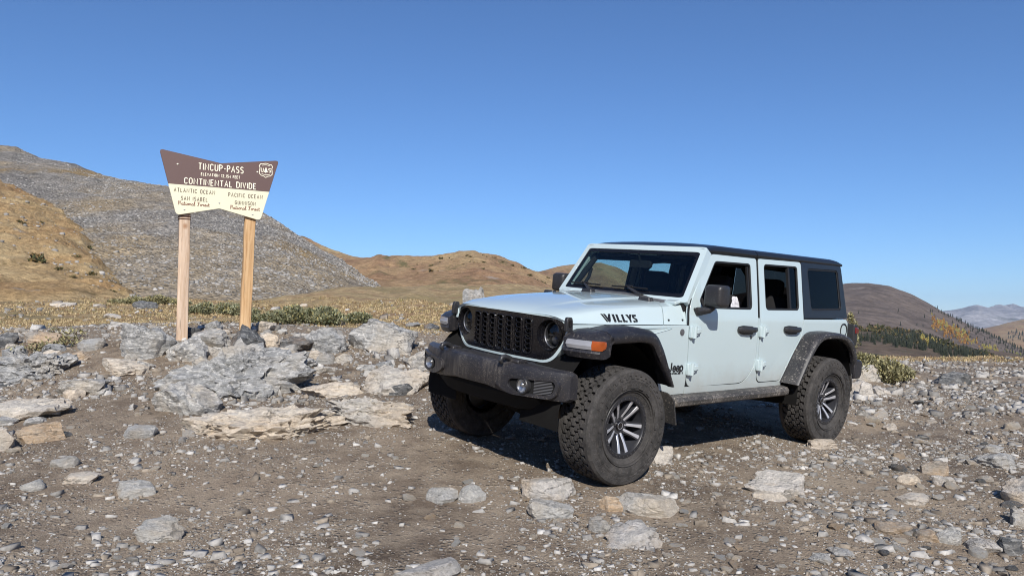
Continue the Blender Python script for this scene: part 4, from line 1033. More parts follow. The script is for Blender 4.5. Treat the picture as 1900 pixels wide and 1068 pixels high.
for x in (0, -3.008):
    mb = MB(); mb.cyl((x, -.70, .437), (x, .70, .437), .042, 14); mb.lathe([(.0, -.13), (.09, -.11), (.125, -.03), (.125, .03), (.09, .11), (0, .13)], (x, -.18 if x == 0 else 0, .437), 'x', 20); mb.build('axle', J_DARK, jeep, smooth=40)
mb = MB(); mb.cyl((.20, -.62, .44), (.18, .66, .46), .020, 10); mb.cyl((.26, .1, .475), (.20, .58, .47), .032, 12); mb.cyl((.27, .36, .482), (.25, .60, .478), .046, 14); mb.build('steering_rod', J_STEEL, jeep, smooth=40)
mb = MB(); mb.box((-1.4, 0, .52), (.9, .62, .12)); mb.box((-2.2, .05, .50), (.7, .5, .14)); mb.build('transmission', J_DARK, jeep, bevel=.03)
mb = MB(); mb.box((.05, 0, .86), (.55, .84, .36)); mb.build('engine_block', J_DARK, jeep, bevel=.03)
mb = MB(); mb.box((-.90, 0, .98), (.05, 1.40, .66)); mb.build('firewall', J_CABIN, jeep)

# ---- cabin
loops = []
for y in np.linspace(-.70, .70, 9):
    loops.append([Vector((-.93, y, 1.31)), Vector((-1.02, y, 1.345)), Vector((-1.18, y, 1.335)), Vector((-1.25, y, 1.29)), Vector((-1.24, y, 1.02)), Vector((-1.10, y, .90)), Vector((-.93, y, .90))])
mb = MB(); mb.loft(loops); mb.build('dashboard', J_CABIN, jeep, smooth=35)
mb = MB(); mb.prism(rpoly([(.16, 1.29), (.56, 1.29), (.53, 1.40), (.19, 1.40)], .04, 4), lambda a, b, t: Vector((-1.16 + t, a, b)), -.06, .10); mb.build('gauge_hood', J_CABIN, jeep, bevel=.01)
sw = []
for k in range(28):
    a = 2 * math.pi * k / 28; p = Vector((0, .185 * math.cos(a), .185 * math.sin(a))); sw.append(Matrix.Rotation(math.radians(-22), 3, 'Y') @ p + Vector((-1.40, .36, 1.255)))
mb = MB(); mb.tube(sw, .0155, 8, closed=True)
for a in (0, math.pi, 1.5 * math.pi): mb.tube([Vector((-1.38, .36, 1.255)), sw[int(a / (2 * math.pi) * 28) % 28]], .016, 6)
mb.cyl((-1.36, .36, 1.245), (-1.385, .36, 1.258), .06, 16); mb.tube([(-1.36, .36, 1.245), (-1.15, .36, 1.16)], .03, 8); mb.build('steering_wheel', J_CABIN, jeep, smooth=50)
def seat(x, y, w_, hh, tilt):
    st_ = empty('seat', jeep)
    def cush(cx, cz, dx, dy, dz, rot):
        mb = MB(); ls = []
        for k, sc in ((-.5, .80), (-.44, .94), (-.3, 1), (0, 1.02), (.3, 1), (.44, .94), (.5, .80)):
            ls.append([Matrix.Rotation(rot, 3, 'Y') @ Vector((a * sc, b * sc, k * dz)) + Vector((cx, y, cz)) for a, b in rpoly([(-dx / 2, -dy / 2), (dx / 2, -dy / 2), (dx / 2, dy / 2), (-dx / 2, dy / 2)], min(dx, dy) * .3, 4)])
        return mb.loft(ls)
    cush(x + .25, .86, .50, w_, .17, 0).build('seat_cushion', J_SEAT, st_, smooth=60)
    cush(x - .05, 1.13, .13, w_, .60, tilt).build('backrest', J_SEAT, st_, smooth=60)
    cush(x - .14, 1.50, .10, .27, .20, tilt).build('headrest', J_SEAT, st_, smooth=60)
    mb = MB(); mb.tube([(x - .12, y - .06, 1.38), (x - .13, y - .06, 1.48)], .008, 6); mb.tube([(x - .12, y + .06, 1.38), (x - .13, y + .06, 1.48)], .008, 6); mb.build('headrest_post', J_BOLT, st_)
for x, y in ((-1.72, .37), (-1.72, -.37), (-2.62, .38), (-2.62, -.38)): seat(x, y, .52, .6, math.radians(-12))
mb = MB()
for x in (-1.98, -2.78):
    mb.tube([(x, -.665, .9), (x, -.66, 1.35), (x, -.62, 1.62), (x, -.55, 1.715), (x, -.3, 1.735), (x, .3, 1.735), (x, .55, 1.715), (x, .62, 1.62), (x, .66, 1.35), (x, .665, .9)], .036, 10)
for s in (1, -1):
    mb.tube([(-1.20, s * .60, 1.71), (-1.98, s * .58, 1.73), (-2.78, s * .58, 1.73), (-3.4, s * .62, 1.30)], .034, 10); mb.tube([(-1.20, s * .60, 1.71), (-1.02, s * .66, 1.45), (-.98, s * .68, 1.2)], .03, 8)
mb.build('roll_cage', J_CABIN, jeep, smooth=60)
mb = MB(); mb.prism(rpoly([(-.125, -.035), (.125, -.035), (.125, .035), (-.125, .035)], .03, 4), lambda a, b, t: Vector((-1.16 + t - .2 * a * 0, a, 1.655 + b)), -.02, .015); mb.tube([(-1.15, 0, 1.68), (-1.12, 0, 1.76)], .012, 6); mb.build('interior_mirror', J_CABIN, jeep, bevel=.005)
for s in (1, -1):
    mb = MB(); mb.prism(rpoly([(-.20, -.07), (.20, -.07), (.20, .07), (-.20, .07)], .03, 4), lambda a, b, t: Vector((-1.235 - b * .9, s * .36 + a, 1.735 - .02 * abs(b) + t)), -.012, .012); mb.build('sun_visor', J_CABIN, jeep)
    # grab handle on the screen pillar
    mb = MB(); mb.tube([(-1.02, s * .655, 1.42), (-1.07, s * .62, 1.43), (-1.12, s * .61, 1.50), (-1.15, s * .615, 1.58), (-1.15, s * .645, 1.60)], .018, 8); mb.build('grab_handle', J_CABIN, jeep, smooth=60)
# crumpled white sheet lying behind the open driver window
rr2 = np.random.RandomState(9); mb = MB(); gv = []
for i in range(9):
    for j in range(9):
        a, b = i / 8 - .5, j / 8 - .5
        gv.append((-1.72 + a * .19 * (1 - .65 * (j / 8)), .665 - .03 * b + .004 * rr2.randn(), 1.345 + b * .15 + .002 * rr2.randn()))
mb.add(gv, [(i * 9 + j, i * 9 + j + 1, (i + 1) * 9 + j + 1, (i + 1) * 9 + j) for i in range(8) for j in range(8)])
paper = mb.build('paper_sheet', J_WHITE, None, smooth=20); paper.matrix_world = jm
tag(paper, 'crumpled white paper behind the open front window of the parked car', 'paper')
md = paper.modifiers.new('solid', 'SOLIDIFY'); md.thickness = .003
# ================================================================== lettering: single-stroke letters, drawn as raised bars
def arc(cx, cy, rx, ry, a0, a1, n=7): return [(cx + rx * math.cos(math.radians(a0 + (a1 - a0) * k / n)), cy + ry * math.sin(math.radians(a0 + (a1 - a0) * k / n))) for k in range(n + 1)]
GL = {  # width, strokes in a box 0..w by 0..1
 'T': (.56, [[(0, 1), (.56, 1)], [(.28, 1), (.28, 0)]]), 'I': (.0, [[(0, 0), (0, 1)]]), 'N': (.66, [[(0, 0), (0, 1), (.66, 0), (.66, 1)]]),
 'C': (.54, [arc(.27, .72, .27, .28, 20, 180, 6) + arc(.27, .28, .27, .28, 180, 340, 6)]), 'U': (.54, [[(0, 1)] + arc(.27, .27, .27, .27, 180, 360, 7) + [(.54, 1)]]),
 'P': (.5, [[(0, 0), (0, 1), (.24, 1)] + arc(.24, .74, .26, .26, 90, -90, 6) + [(0, .48)]]), 'A': (.6, [[(0, 0), (.30, 1), (.60, 0)], [(.11, .36), (.49, .36)]]),
 'S': (.5, [arc(.25, .75, .25, .25, 30, 250, 7) + arc(.25, .25, .25, .25, 70, -150, 7)]), 'E': (.46, [[(.46, 1), (0, 1), (0, 0), (.46, 0)], [(0, .52), (.38, .52)]]),
 'L': (.44, [[(0, 1), (0, 0), (.44, 0)]]), 'V': (.58, [[(0, 1), (.29, 0), (.58, 1)]]), 'O': (.56, [arc(.28, .72, .28, .28, 0, 180, 7) + arc(.28, .28, .28, .28, 180, 360, 7) + [(.56, .72)]]),
 'D': (.54, [[(0, 0), (0, 1), (.22, 1)] + arc(.22, .68, .32, .32, 90, 0, 4) + arc(.22, .32, .32, .32, 0, -90, 4) + [(0, 0)]]), 'F': (.46, [[(.46, 1), (0, 1), (0, 0)], [(0, .52), (.38, .52)]]),
 '1': (.16, [[(0, .8), (.16, 1), (.16, 0)]]), '2': (.5, [arc(.25, .74, .25, .26, 170, -30, 6) + [(0, 0), (.5, 0)]]), '5': (.5, [[(.46, 1), (.06, 1), (.03, .55)] + arc(.24, .32, .26, .32, 120, -150, 7)]),
 '4': (.5, [[(.38, 0), (.38, 1), (0, .3), (.5, .3)]]), ',': (.08, [[(.08, .1), (.02, -.15)]]), '-': (.3, [[(0, .46), (.3, .46)]]), 'B': (.5, [[(0, 0), (0, 1), (.24, 1)] + arc(.24, .76, .22, .24, 90, -90, 5) + arc(.24, .26, .26, .26, 90, -90, 5) + [(0, 0)], [(0, .52), (.24, .52)]]),
 'G': (.56, [arc(.28, .72, .28, .28, 20, 180, 6) + arc(.28, .28, .28, .28, 180, 360, 6) + [(.56, .46), (.32, .46)]]), 'R': (.5, [[(0, 0), (0, 1), (.24, 1)] + arc(.24, .74, .26, .26, 90, -90, 6) + [(0, .48)], [(.22, .48), (.5, 0)]]),
 'W': (.8, [[(0, 1), (.2, 0), (.4, .8), (.6, 0), (.8, 1)]]), ' ': (.28, []),
 # script lower case
 'a': (.40, [arc(.18, .22, .18, .22, 30, 390, 10), [(.36, .44), (.36, .06), (.46, .02), (.56, .16)]]), 't': (.28, [[(.10, .85), (.06, .10), (.16, 0), (.34, .16)], [(-.06, .52), (.30, .56)]]), 'i': (.14, [[(.02, .44), (.02, .05), (.12, 0), (.26, .16)], [(.05, .62), (.07, .68)]]),
 'o': (.36, [arc(.18, .22, .18, .22, 60, 420, 10) + [(.36, .40), (.50, .42)]]), 'n': (.40, [[(0, .42), (.02, 0)], [(.02, .20)] + arc(.19, .26, .15, .18, 170, 0, 5) + [(.35, .05), (.44, 0), (.54, .14)]]), 'l': (.20, [[(0, .16), (.18, .75), (.16, .98), (.06, .92), (.05, .1), (.16, 0), (.30, .16)]]),
 'r': (.30, [[(0, .30), (.08, .46), (.12, .36), (.26, .38), (.24, .08), (.32, 0), (.42, .14)]]), 'e': (.32, [[(0, .16), (.16, .22), (.32, .34), (.22, .46), (.08, .38), (.04, .16), (.14, 0), (.30, .04), (.42, .16)]]), 's': (.26, [[(-.06, .08), (.12, .46), (.24, .22), (.18, .02), (.02, .02), (.20, .04), (.36, .16)]]),
 'f_cap': (.5, []),
}
GL['Ns'] = (.60, [[(-.04, .02), (.04, .04), (.10, .95), (.18, .98), (.46, .04), (.54, .9), (.66, 1.0)]])
GL['Fs'] = (.52, [[(.0, .84), (.10, .96), (.34, .92), (.62, 1.0)], [(.30, .92), (.22, .1), (.10, 0), (0, .08)], [(.12, .50), (.44, .54)]])
def text_w(tx, gap):
    w = 0
    for ch in tx: w += GL[ch][0] + gap
    return w - gap
def letters(mb, tx, x0, x1, zb, h, bar, fn, gap=.26, lift=.0025):
    """stretch the text between x0 and x1 on the base line zb, cap height h"""
    W_ = text_w(tx, gap); k = (x1 - x0) / W_; x = 0.0
    for ch in tx:
        w, strokes = GL[ch]
        for st in strokes:
            pts = [fn(x0 + (x + a) * k, zb + b * h, 0) for a, b in st]
            nrm = (fn(0, 0, 1) - fn(0, 0, 0))
            # square off the ends by half a bar
            mb.tube(pts, 1, 6, flat=(bar, lift), normal=nrm)
        x += w + gap

# ================================================================== the pass sign
def mat_board(name, col, sc=18.0):
    mt, nt, b = new_mat(name); v = coords(nt)
    n1 = noise(nt, v, 2.3, 5); n2 = noise(nt, v, 90.0, 4, .7)
    c = mix(nt, n1.outputs[0], tuple(x * .92 for x in col), tuple(min(1, x * 1.06) for x in col))
    c = mix(nt, ramp(nt, n2.outputs[0], [(.60, 0.0), (.75, .25)]).outputs[0], c, (.45, .40, .36))
    L(nt, c, b.inputs['Base Color']); b.inputs['Roughness'].default_value = .55; bump(nt, b, n2.outputs[0], .1, .002)
    return mt
def mat_wood(name, c0, c1, c2):
    mt, nt, b = new_mat(name)
    v = coords(nt, 'Object', (9, 9, .55)); n1 = noise(nt, v, 3.0, 6, .65, 1.2)
    v2 = coords(nt, 'Object', (1, 1, .8)); kn = voro(nt, v2, 3.6)
    c = ramp(nt, n1.outputs[0], [(.30, c0), (.52, c1), (.72, c2)]).outputs[0]
    k = ramp(nt, kn.outputs['Distance'], [(.05, 1.0), (.16, 0.0)]).outputs[0]
    c = mix(nt, mathn(nt, 'MULTIPLY', k, .8), c, (.30, .13, .05))
    n3 = noise(nt, coords(nt, 'Object', (14, 14, .25)), 7.0, 3, .6)
    ck = ramp(nt, n3.outputs[0], [(.66, 0.0), (.69, .75)]).outputs[0]
    c = mix(nt, ck, c, (.13, .09, .06))
    L(nt, c, b.inputs['Base Color']); b.inputs['Roughness'].default_value = .8; b.inputs['Specular IOR Level'].default_value = .2
    bump(nt, b, mathn(nt, 'SUBTRACT', n1.outputs[0], mathn(nt, 'MULTIPLY', ck, 1.2)), .5, .006)
    return mt
S_BROWN = mat_board('sign_brown', (.120, .070, .062)); S_CREAM = mat_board('sign_cream', (.74, .71, .52)); S_LET = plain('cream_lettering', (.88, .84, .66), .5, var=.05)
S_DK = plain('dark_brown_lettering', (.135, .095, .06), .6, var=.15); S_RED = plain('red_brown_lettering', (.19, .06, .03), .6, var=.15); S_BOLT = plain('zinc_bolt', (.50, .49, .47), .4, metal=.6, var=.2)
S_WOODL = mat_wood('grey_gold_post_wood', (.42, .29, .19), (.58, .43, .31), (.68, .55, .42)); S_WOODR = mat_wood('golden_post_wood', (.42, .24, .11), (.58, .38, .20), (.66, .47, .28)); S_BAND = plain('strap_steel', (.16, .085, .06), .5, metal=.4, var=.3)
YAW = math.radians(26)
SP0 = Vector((-4.40257, 9.95456, 0)); SE = Vector((math.cos(YAW), math.sin(YAW), 0)); SNRM = Vector((math.sin(YAW), -math.cos(YAW), 0))
sign = empty('pass_sign'); sign.location = SP0; sign.rotation_euler = (0, 0, YAW)
tag(sign, 'brown and cream bow-tie shaped pass sign on two wooden posts above the rock outcrop', 'sign')
def sg(a, b, t): return Vector((a, -t, b))     # local: x along the board, -y towards the viewer
BR = rpoly([(-.193, 3.3165), (1.094, 3.3165), (1.215, 3.772), (.450, 3.655), (-.315, 3.772)], [0, 0, .055, .02, .055], 6)
CR = rpoly([(-.193, 3.3165), (-.085, 2.905), (.450, 3.033), (.985, 2.905), (1.094, 3.3165)], [0, .055, .02, .055, 0], 6)
panel('brown_panel', BR, [], sg, .040, S_BROWN, sign, bevel=.004)
panel('cream_panel', CR, [], sg, .040, S_CREAM, sign, bevel=.004)
for tx, x0, x1, zb, h, bar, mt, gap in (('TINCUP-PASS', .172, .742, 3.542, .085, .0060, S_LET, .34), ('ELEVATION', .206, .432, 3.463, .036, .0038, S_LET, .42), ('12,154', .462, .582, 3.463, .036, .0038, S_LET, .42), ('FEET', .612, .700, 3.463, .036, .0038, S_LET, .42), ('CONTINENTAL DIVIDE', .004, .912, 3.337, .077, .0058, S_LET, .34),
                                        ('ATLANTIC OCEAN', -.120, .384, 3.218, .050, .0042, S_DK, .44), ('SAN ISABEL', -.030, .294, 3.114, .048, .0042, S_DK, .44), ('PACIFIC OCEAN', .560, 1.002, 3.210, .050, .0042, S_DK, .44), ('GUNNISON', .648, .912, 3.108, .048, .0042, S_DK, .44)):
    mb = MB(); letters(mb, tx, x0, x1, zb, h, bar, lambda a, b, t: sg(a, b, t + .0005), gap); mb.build('lettering', mt, sign, smooth=60)
GL['\x01'] = GL['Ns']; GL['\x02'] = GL['Fs']
for x0, x1, zb in ((-.066, .322, 3.047), (.588, .972, 3.040)):
    mb = MB(); letters(mb, '\x01ational \x02orest', x0, x1, zb, .052, .0040, lambda a, b, t: sg(a, b, t + .0005), .16); mb.build('script_lettering', S_RED, sign, smooth=60)
# shield emblem
SH = [(.955, 3.672), (.975, 3.700), (1.000, 3.698), (1.020, 3.707), (1.045, 3.712), (1.070, 3.707), (1.090, 3.698), (1.115, 3.700), (1.135, 3.672), (1.124, 3.645), (1.130, 3.600), (1.132, 3.565), (1.105, 3.538), (1.070, 3.530), (1.045, 3.512), (1.020, 3.530), (.985, 3.538), (.958, 3.565), (.960, 3.600), (.966, 3.645)]
SH = [(a - .004 if True else a, b) for a, b in SH]
mb = MB(); mb.tube([sg(a, b, .0005) for a, b in SH], 1, 6, flat=(.0045, .0025), normal=Vector((0, -1, 0)), closed=True); em = mb.build('shield_emblem', S_LET, sign, smooth=60)
mb = MB(); letters(mb, 'U', .978, 1.006, 3.590, .054, .0048, lambda a, b, t: sg(a, b, t + .0005)); letters(mb, 'S', 1.078, 1.108, 3.590, .054, .0048, lambda a, b, t: sg(a, b, t + .0005)); mb.build('emblem_lettering', S_LET, em, smooth=60)
mb = MB(); mb.prism([(1.037, 3.572), (1.037, 3.588), (1.012, 3.588), (1.026, 3.612), (1.020, 3.612), (1.032, 3.636), (1.041, 3.664), (1.050, 3.636), (1.062, 3.612), (1.056, 3.612), (1.070, 3.588), (1.045, 3.588), (1.045, 3.572)], sg, .0, .003); mb.build('emblem_tree', S_LET, em)
mb = MB(); mb.tube([sg(a, b, .0005) for a, b in ((.985, 3.562), (1.01, 3.554), (1.041, 3.550), (1.072, 3.554), (1.098, 3.562))], 1, 6, flat=(.004, .002), normal=Vector((0, -1, 0))); mb.tube([sg(a, b, .0005) for a, b in ((.988, 3.678), (1.012, 3.684), (1.041, 3.690), (1.070, 3.684), (1.096, 3.678))], 1, 6, flat=(.0035, .002), normal=Vector((0, -1, 0))); mb.build('emblem_bars', S_LET, em)
for a, b, mt in ((-.087, 3.587, S_LET), (.929, 3.581, S_LET), (.445, 3.110, S_BOLT), (.013, 2.986, S_BOLT), (.880, 2.982, S_BOLT), (.478, 3.578, S_DK)):
    mb = MB(); mb.lathe([(.0, -.008), (.006, -.0075), (.011, -.004), (.012, .0)], sg(a, b, 0), 'y', 14); mb.build('bolt', mt, sign, smooth=50)
def post(xc, z0, z1, mat, lean, seed):
    rs = np.random.RandomState(seed); loops = []; hw = .070
    for k in range(13):
        z = lerp(z0, z1, k / 12); ox = xc + lean * (z - z1)
        loops.append([Vector((ox + a + .002 * rs.randn(), .112 + b + .002 * rs.randn(), z)) for a, b in rpoly([(-hw, -hw), (hw, -hw), (hw, hw), (-hw, hw)], .012, 2)])
    mb = MB(); mb.loft(loops); return mb.build('post', mat, sign, smooth=40)
p1 = post(.020, .75, 3.62, S_WOODL, -.006, 1)
post(.872, .75, 3.60, S_WOODR, .018, 2)
mb = MB()
for zz in (2.900, 2.868): mb.tube([Vector((.020 + a, .112 + b, zz)) for a, b in rpoly([(-.074, -.074), (.074, -.074), (.074, .074), (-.074, .074)], .012, 3)], .006, 6, closed=True)
mb.build('strap', S_BAND, p1, smooth=60)
# letters of the car (same stroke letters)
def on_hood(a, b, t):      # a = -x, b = z on the left hood side
    x = -a
    lo, hi = hood_pt(x, 1.0), hood_pt(x, .89)
    k = (b - lo.z) / (hi.z - lo.z); y = lerp(lo.y, hi.y, k)
    return Vector((x, y + .003 + t, b))
def poly_on(mb, pts, fn, t=.0025): mb.prism(pts, fn, -.004, t)
mb = MB()
def willys(x0, z0, w, h, polys):
    for pl in polys: poly_on(mb, [(x0 + a * w, z0 + b * h + (a * w) * .02) for a, b in pl], on_hood)
WZ, WH = 1.190, .054
sp = [(.000, .10, [[(.0, 1), (.18, 1), (.52, 0), (.36, 0)], [(.30, 1), (.50, 1), (.84, 0), (.62, 0)], [(.88, .1), (.70, .42), (.92, 1), (1.12, 1)]]),
      (.126, .024, [[(0, 0), (1, 0), (1, 1), (0, 1)]]),
      (.170, .058, [[(0, 1), (.40, 1), (.40, 0), (0, 0)], [(.50, .0), (.50, .16), (.95, .16), (.95, 0)]]),
      (.238, .058, [[(0, 1), (.40, 1), (.40, 0), (0, 0)], [(.50, .0), (.50, .16), (.95, .16), (.95, 0)]]),
      (.292, .078, [[(0, 1), (.34, 1), (.60, .50), (.42, .38)], [(.70, 1), (1, 1), (.66, .40), (.66, 0), (.42, 0), (.42, .30)]]),
      (.368, .058, [[(.1, 1), (1, 1), (.9, .78), (.45, .80), (.40, .62), (1, .40), (.96, .05), (.6, 0), (.62, .34), (.05, .60)], [(0, 0), (.45, 0), (.42, .2), (.02, .2)]])]
for dx, w, pls in sp: willys(-.060 + dx * .86, WZ, w * .80, WH, pls)
mb.build('hood_lettering', J_DECAL, hood, smooth=20)
def on_side(a, b, t): return Vector((-a, .8005 - .010 * ((b - .98) / .3) ** 2 + t, b))
mb = MB()
def bold(strokes, x0, z0, sx, sz, bar):
    for st in strokes: mb.tube([on_side(x0 + a * sx, z0 + b * sz, .001) for a, b in st], 1, 8, flat=(bar, .004), normal=Vector((0, 1, 0)))
bold([[(.62, 1.0), (.62, .30)] + arc(.36, .30, .26, .28, 0, -180, 6)[1:]], .655, .800, .052, .068, .0085)
for k, x in enumerate((.706, .752)):
    bold([arc(.5, .5, .46, .46, 0, 330, 10), [(.05, .5), (.95, .5)]], x, .796, .040, .046, .0070)
bold([[(.08, .95), (.08, -.45)], arc(.5, .5, .42, .46, 170, -170, 10)], .798, .796, .042, .046, .0078)
letters(mb, 'WRANGLER', .655, .812, .7745, .0130, .0017, lambda a, b, t: on_side(a, b, t + .001), .34, .003); letters(mb, 'S', .834, .842, .7745, .0130, .0017, lambda a, b, t: on_side(a, b, t + .001), .34, .003)
mb.build('fender_lettering', J_DECAL, jeep, smooth=60)
# ================================================================== rocks
def ico(sub):
    bm = bmesh.new(); bmesh.ops.create_icosphere(bm, subdivisions=sub, radius=1.0)
    V = np.array([v.co[:] for v in bm.verts]); F = np.array([[v.index for v in f.verts] for f in bm.faces]); bm.free(); return V, F
ICO = {k: ico(k) for k in (1, 2, 3, 4, 5)}
ICO[0] = (np.array([(1, 0, 0), (0, 1, 0), (-1, 0, 0), (0, -1, 0), (0, 0, 1), (0, 0, -1)], float), np.array([(0, 1, 4), (1, 2, 4), (2, 3, 4), (3, 0, 4), (1, 0, 5), (2, 1, 5), (3, 2, 5), (0, 3, 5)]))
def rock_shape(seed, sub, slab=0.0, planes=11, rough=.05, tilt=(0, 0), ridges=0.0, sharp=1.0):
    """angular stone: a sphere cut back by random planes, then roughened; slab gives layered steps"""
    rs = np.random.RandomState(seed); V, F = ICO[sub]; V = V.copy()
    n = rs.normal(size=(planes, 3)); n /= np.linalg.norm(n, axis=1)[:, None]
    d = rs.uniform(.55, .95, planes)
    tp = np.array([rs.uniform(-.45, .45), rs.uniform(-.45, .2), 1.0]); tp /= np.linalg.norm(tp)
    n = np.concatenate([n, [tp, [0, 0, -1]]]); d = np.concatenate([d, [rs.uniform(.42, .7), .8]])
    dots = V @ n.T; r = np.min(np.where(dots > .05, d[None, :] / np.maximum(dots, .05), 9), axis=1); r = np.minimum(r, 1.15)
    P = V * r[:, None]
    if sub >= 2: P = P * (1 + .22 * fbm(V * 1.4 + seed * 2.3, 2))[:, None]
    if sub >= 3:
        ax = np.array([math.sin(tilt[0]), math.sin(tilt[1]), 1.0]); ax /= np.linalg.norm(ax)
        lay = P @ ax
        if slab:
            st = fbm(P * 1.3 + seed, 3)
            k = lay * 7.0 + st * 2.2; stepped = np.floor(k) + np.clip((k - np.floor(k)) * 3, 0, 1)
            P = P * (1 + slab * (.5 - np.abs(((k * .5) % 1) - .5) * 2)[:, None] * .25) + ax[None, :] * ((stepped - k) / 7.0 * slab)[:, None]
        if ridges:
            u_ = np.cross(ax, [0.3, 1, 0]); u_ /= np.linalg.norm(u_)
            q = np.stack([P @ u_ * 9, lay * 2.0, P @ np.cross(ax, u_) * 2.0], 1)
            P = P + V * (ridges * 1.7 * (np.abs(fbm(q + seed, 4, .6)) - .2))[:, None]
    P = P + V * (rough * (fbm(P * 2.6 + seed * 1.7, 5, .58) + .8 * (.3 - np.abs(fbm(P * 4.1 + seed, 3)))))[:, None]
    return P, F
def mat_rock(name, dark, mid, light, vein, tan, band=5.0, tanamt=.5, veinamt=.6, sc=1.0):
    mt, nt, b = new_mat(name)
    v = coords(nt, 'Object', (sc, sc, sc), (0, 0, 0), True)
    vb = coords(nt, 'Object', (sc * 1.3, sc * .8, sc * 4.0), (.55, .35, .3), True)
    n0 = noise(nt, v, 1.6, 6, .6); nb = noise(nt, vb, band, 9, .74, 1.1); nf = noise(nt, v, 24.0, 5, .7)
    c = ramp(nt, nb.outputs[0], [(.25, dark), (.44, mid), (.64, light)]).outputs[0]
    wv = N(nt, 'ShaderNodeTexWave', wave_type='BANDS', bands_direction='DIAGONAL'); wv.inputs['Scale'].default_value = 1.9; wv.inputs['Distortion'].default_value = 13.0; wv.inputs['Detail'].default_value = 5; wv.inputs['Detail Scale'].default_value = 1.6; wv.inputs['Detail Roughness'].default_value = .65
    L(nt, vb, wv.inputs['Vector'])
    vm = mathn(nt, 'MULTIPLY', ramp(nt, wv.outputs['Fac'], [(.88, 0.0), (.97, 1.0)]).outputs[0], veinamt)
    c = mix(nt, vm, c, vein)
    tm = ramp(nt, n0.outputs[0], [(.58 - tanamt * .3, 0.0), (.72 - tanamt * .2, .85)]).outputs[0]
    c = mix(nt, tm, c, tan)
    c = mix(nt, .5, c, ramp(nt, nf.outputs[0], [(.25, .45), (.75, 1.5)]).outputs[0], 'MULTIPLY')
    oi = N(nt, 'ShaderNodeObjectInfo'); c = mix(nt, 1.0, c, ramp(nt, oi.outputs['Random'], [(0, (.92, .925, .93)), (.5, (1.14, 1.12, 1.08)), (1, (1.32, 1.27, 1.19))]).outputs[0], 'MULTIPLY')
    dv = N(nt, 'ShaderNodeVectorMath', operation='MULTIPLY_ADD'); L(nt, noise(nt, vb, 2.5, 6, .7).outputs['Color'], dv.inputs[0]); dv.inputs[1].default_value = (.9, .9, .9); L(nt, vb, dv.inputs[2])
    ck = voro(nt, dv.outputs[0], 1.5, 'DISTANCE_TO_EDGE'); cm = ramp(nt, noise(nt, v, 2.2, 4).outputs[0], [(.45, 0.0), (.6, 1.0)]).outputs[0]
    cr = ramp(nt, ck.outputs['Distance'], [(.0, .25), (.018, 1.0)]).outputs[0]; cr = mix(nt, cm, (1, 1, 1), cr); c = mix(nt, .6, c, cr, 'MULTIPLY')
    L(nt, c, b.inputs['Base Color']); b.inputs['Roughness'].default_value = .85; b.inputs['Specular IOR Level'].default_value = .25
    h = mathn(nt, 'ADD', mathn(nt, 'ADD', mathn(nt, 'MULTIPLY', nb.outputs[0], 1.2), mathn(nt, 'MULTIPLY', nf.outputs[0], .45)), mathn(nt, 'MULTIPLY', cr, .8))
    bump(nt, b, h, .85, .06)
    return mt
R_SCH = mat_rock('veined_grey_schist', (.105, .109, .112), (.275, .278, .278), (.47, .468, .458), (.66, .65, .63), (.47, .42, .35), tanamt=.28, veinamt=.65)
R_DRK = mat_rock('dark_slate', (.045, .048, .052), (.10, .105, .11), (.19, .19, .19), (.42, .42, .41), (.24, .19, .15), tanamt=.1, veinamt=.5)
R_CRM = mat_rock('cream_weathered_schist', (.27, .255, .235), (.49, .455, .41), (.64, .60, .53), (.68, .64, .58), (.58, .49, .385), tanamt=.6, veinamt=.3)
R_PALE = mat_rock('pale_granite', (.34, .315, .29), (.49, .465, .43), (.60, .565, .525), (.28, .27, .26), (.53, .43, .32), band=2.0, tanamt=.3, veinamt=.25, sc=2.0)
R_GRY = mat_rock('blue_grey_stone', (.27, .267, .255), (.46, .452, .43), (.60, .588, .56), (.68, .66, .63), (.53, .47, .39), tanamt=.42, veinamt=.3, sc=2.0)
R_TAN = mat_rock('rusty_tan_stone', (.34, .24, .16), (.50, .37, .25), (.58, .47, .35), (.60, .56, .50), (.36, .35, .33), tanamt=.2, veinamt=.3, sc=2.0)
RM = dict(s=R_SCH, d=R_DRK, c=R_CRM, p=R_PALE, g=R_GRY, t=R_TAN)
def put_rock(u, v, w, h, kind, label, seed, name='rock', sub=3, slab=.0, ridges=0.0, dep=.75, rot=None, tilt=(0, 0), group=None, cat='rock', sink=.46, rough=.07, planes=11):
    p, d = ground_hit(u, v - h * .30)
    if v > 850: dep = max(dep, .85)
    W_ = w * 1.02 / FPX * d; Hh = h / FPX * d; Hh = max(.36 * Hh, Hh - .8 * W_ * dep * (CAM_H - p.z) / d)
    P, F = rock_shape(seed, sub, slab, planes, rough, tilt, ridges)
    P = P - P.mean(0); ext = P.max(0) - P.min(0)
    sx = W_ / ext[0]; sz = max(Hh * (.82 if v < 850 else .95), W_ * (.09 if v < 850 else .14)) / (ext[2] * (1 - sink)); sy = W_ * dep / ext[1]
    P = P * np.array([sx, sy, sz]); P[:, 2] -= P[:, 2].min() + (P[:, 2].max() - P[:, 2].min()) * sink
    o = np_mesh(name, P, F, RM[kind], smooth=30 if sub < 4 else 24)
    o.location = p; o.rotation_euler = (0, 0, rnd.uniform(-.35, .35) if rot is None else rot)
    tag(o, label, cat, group)
    return o
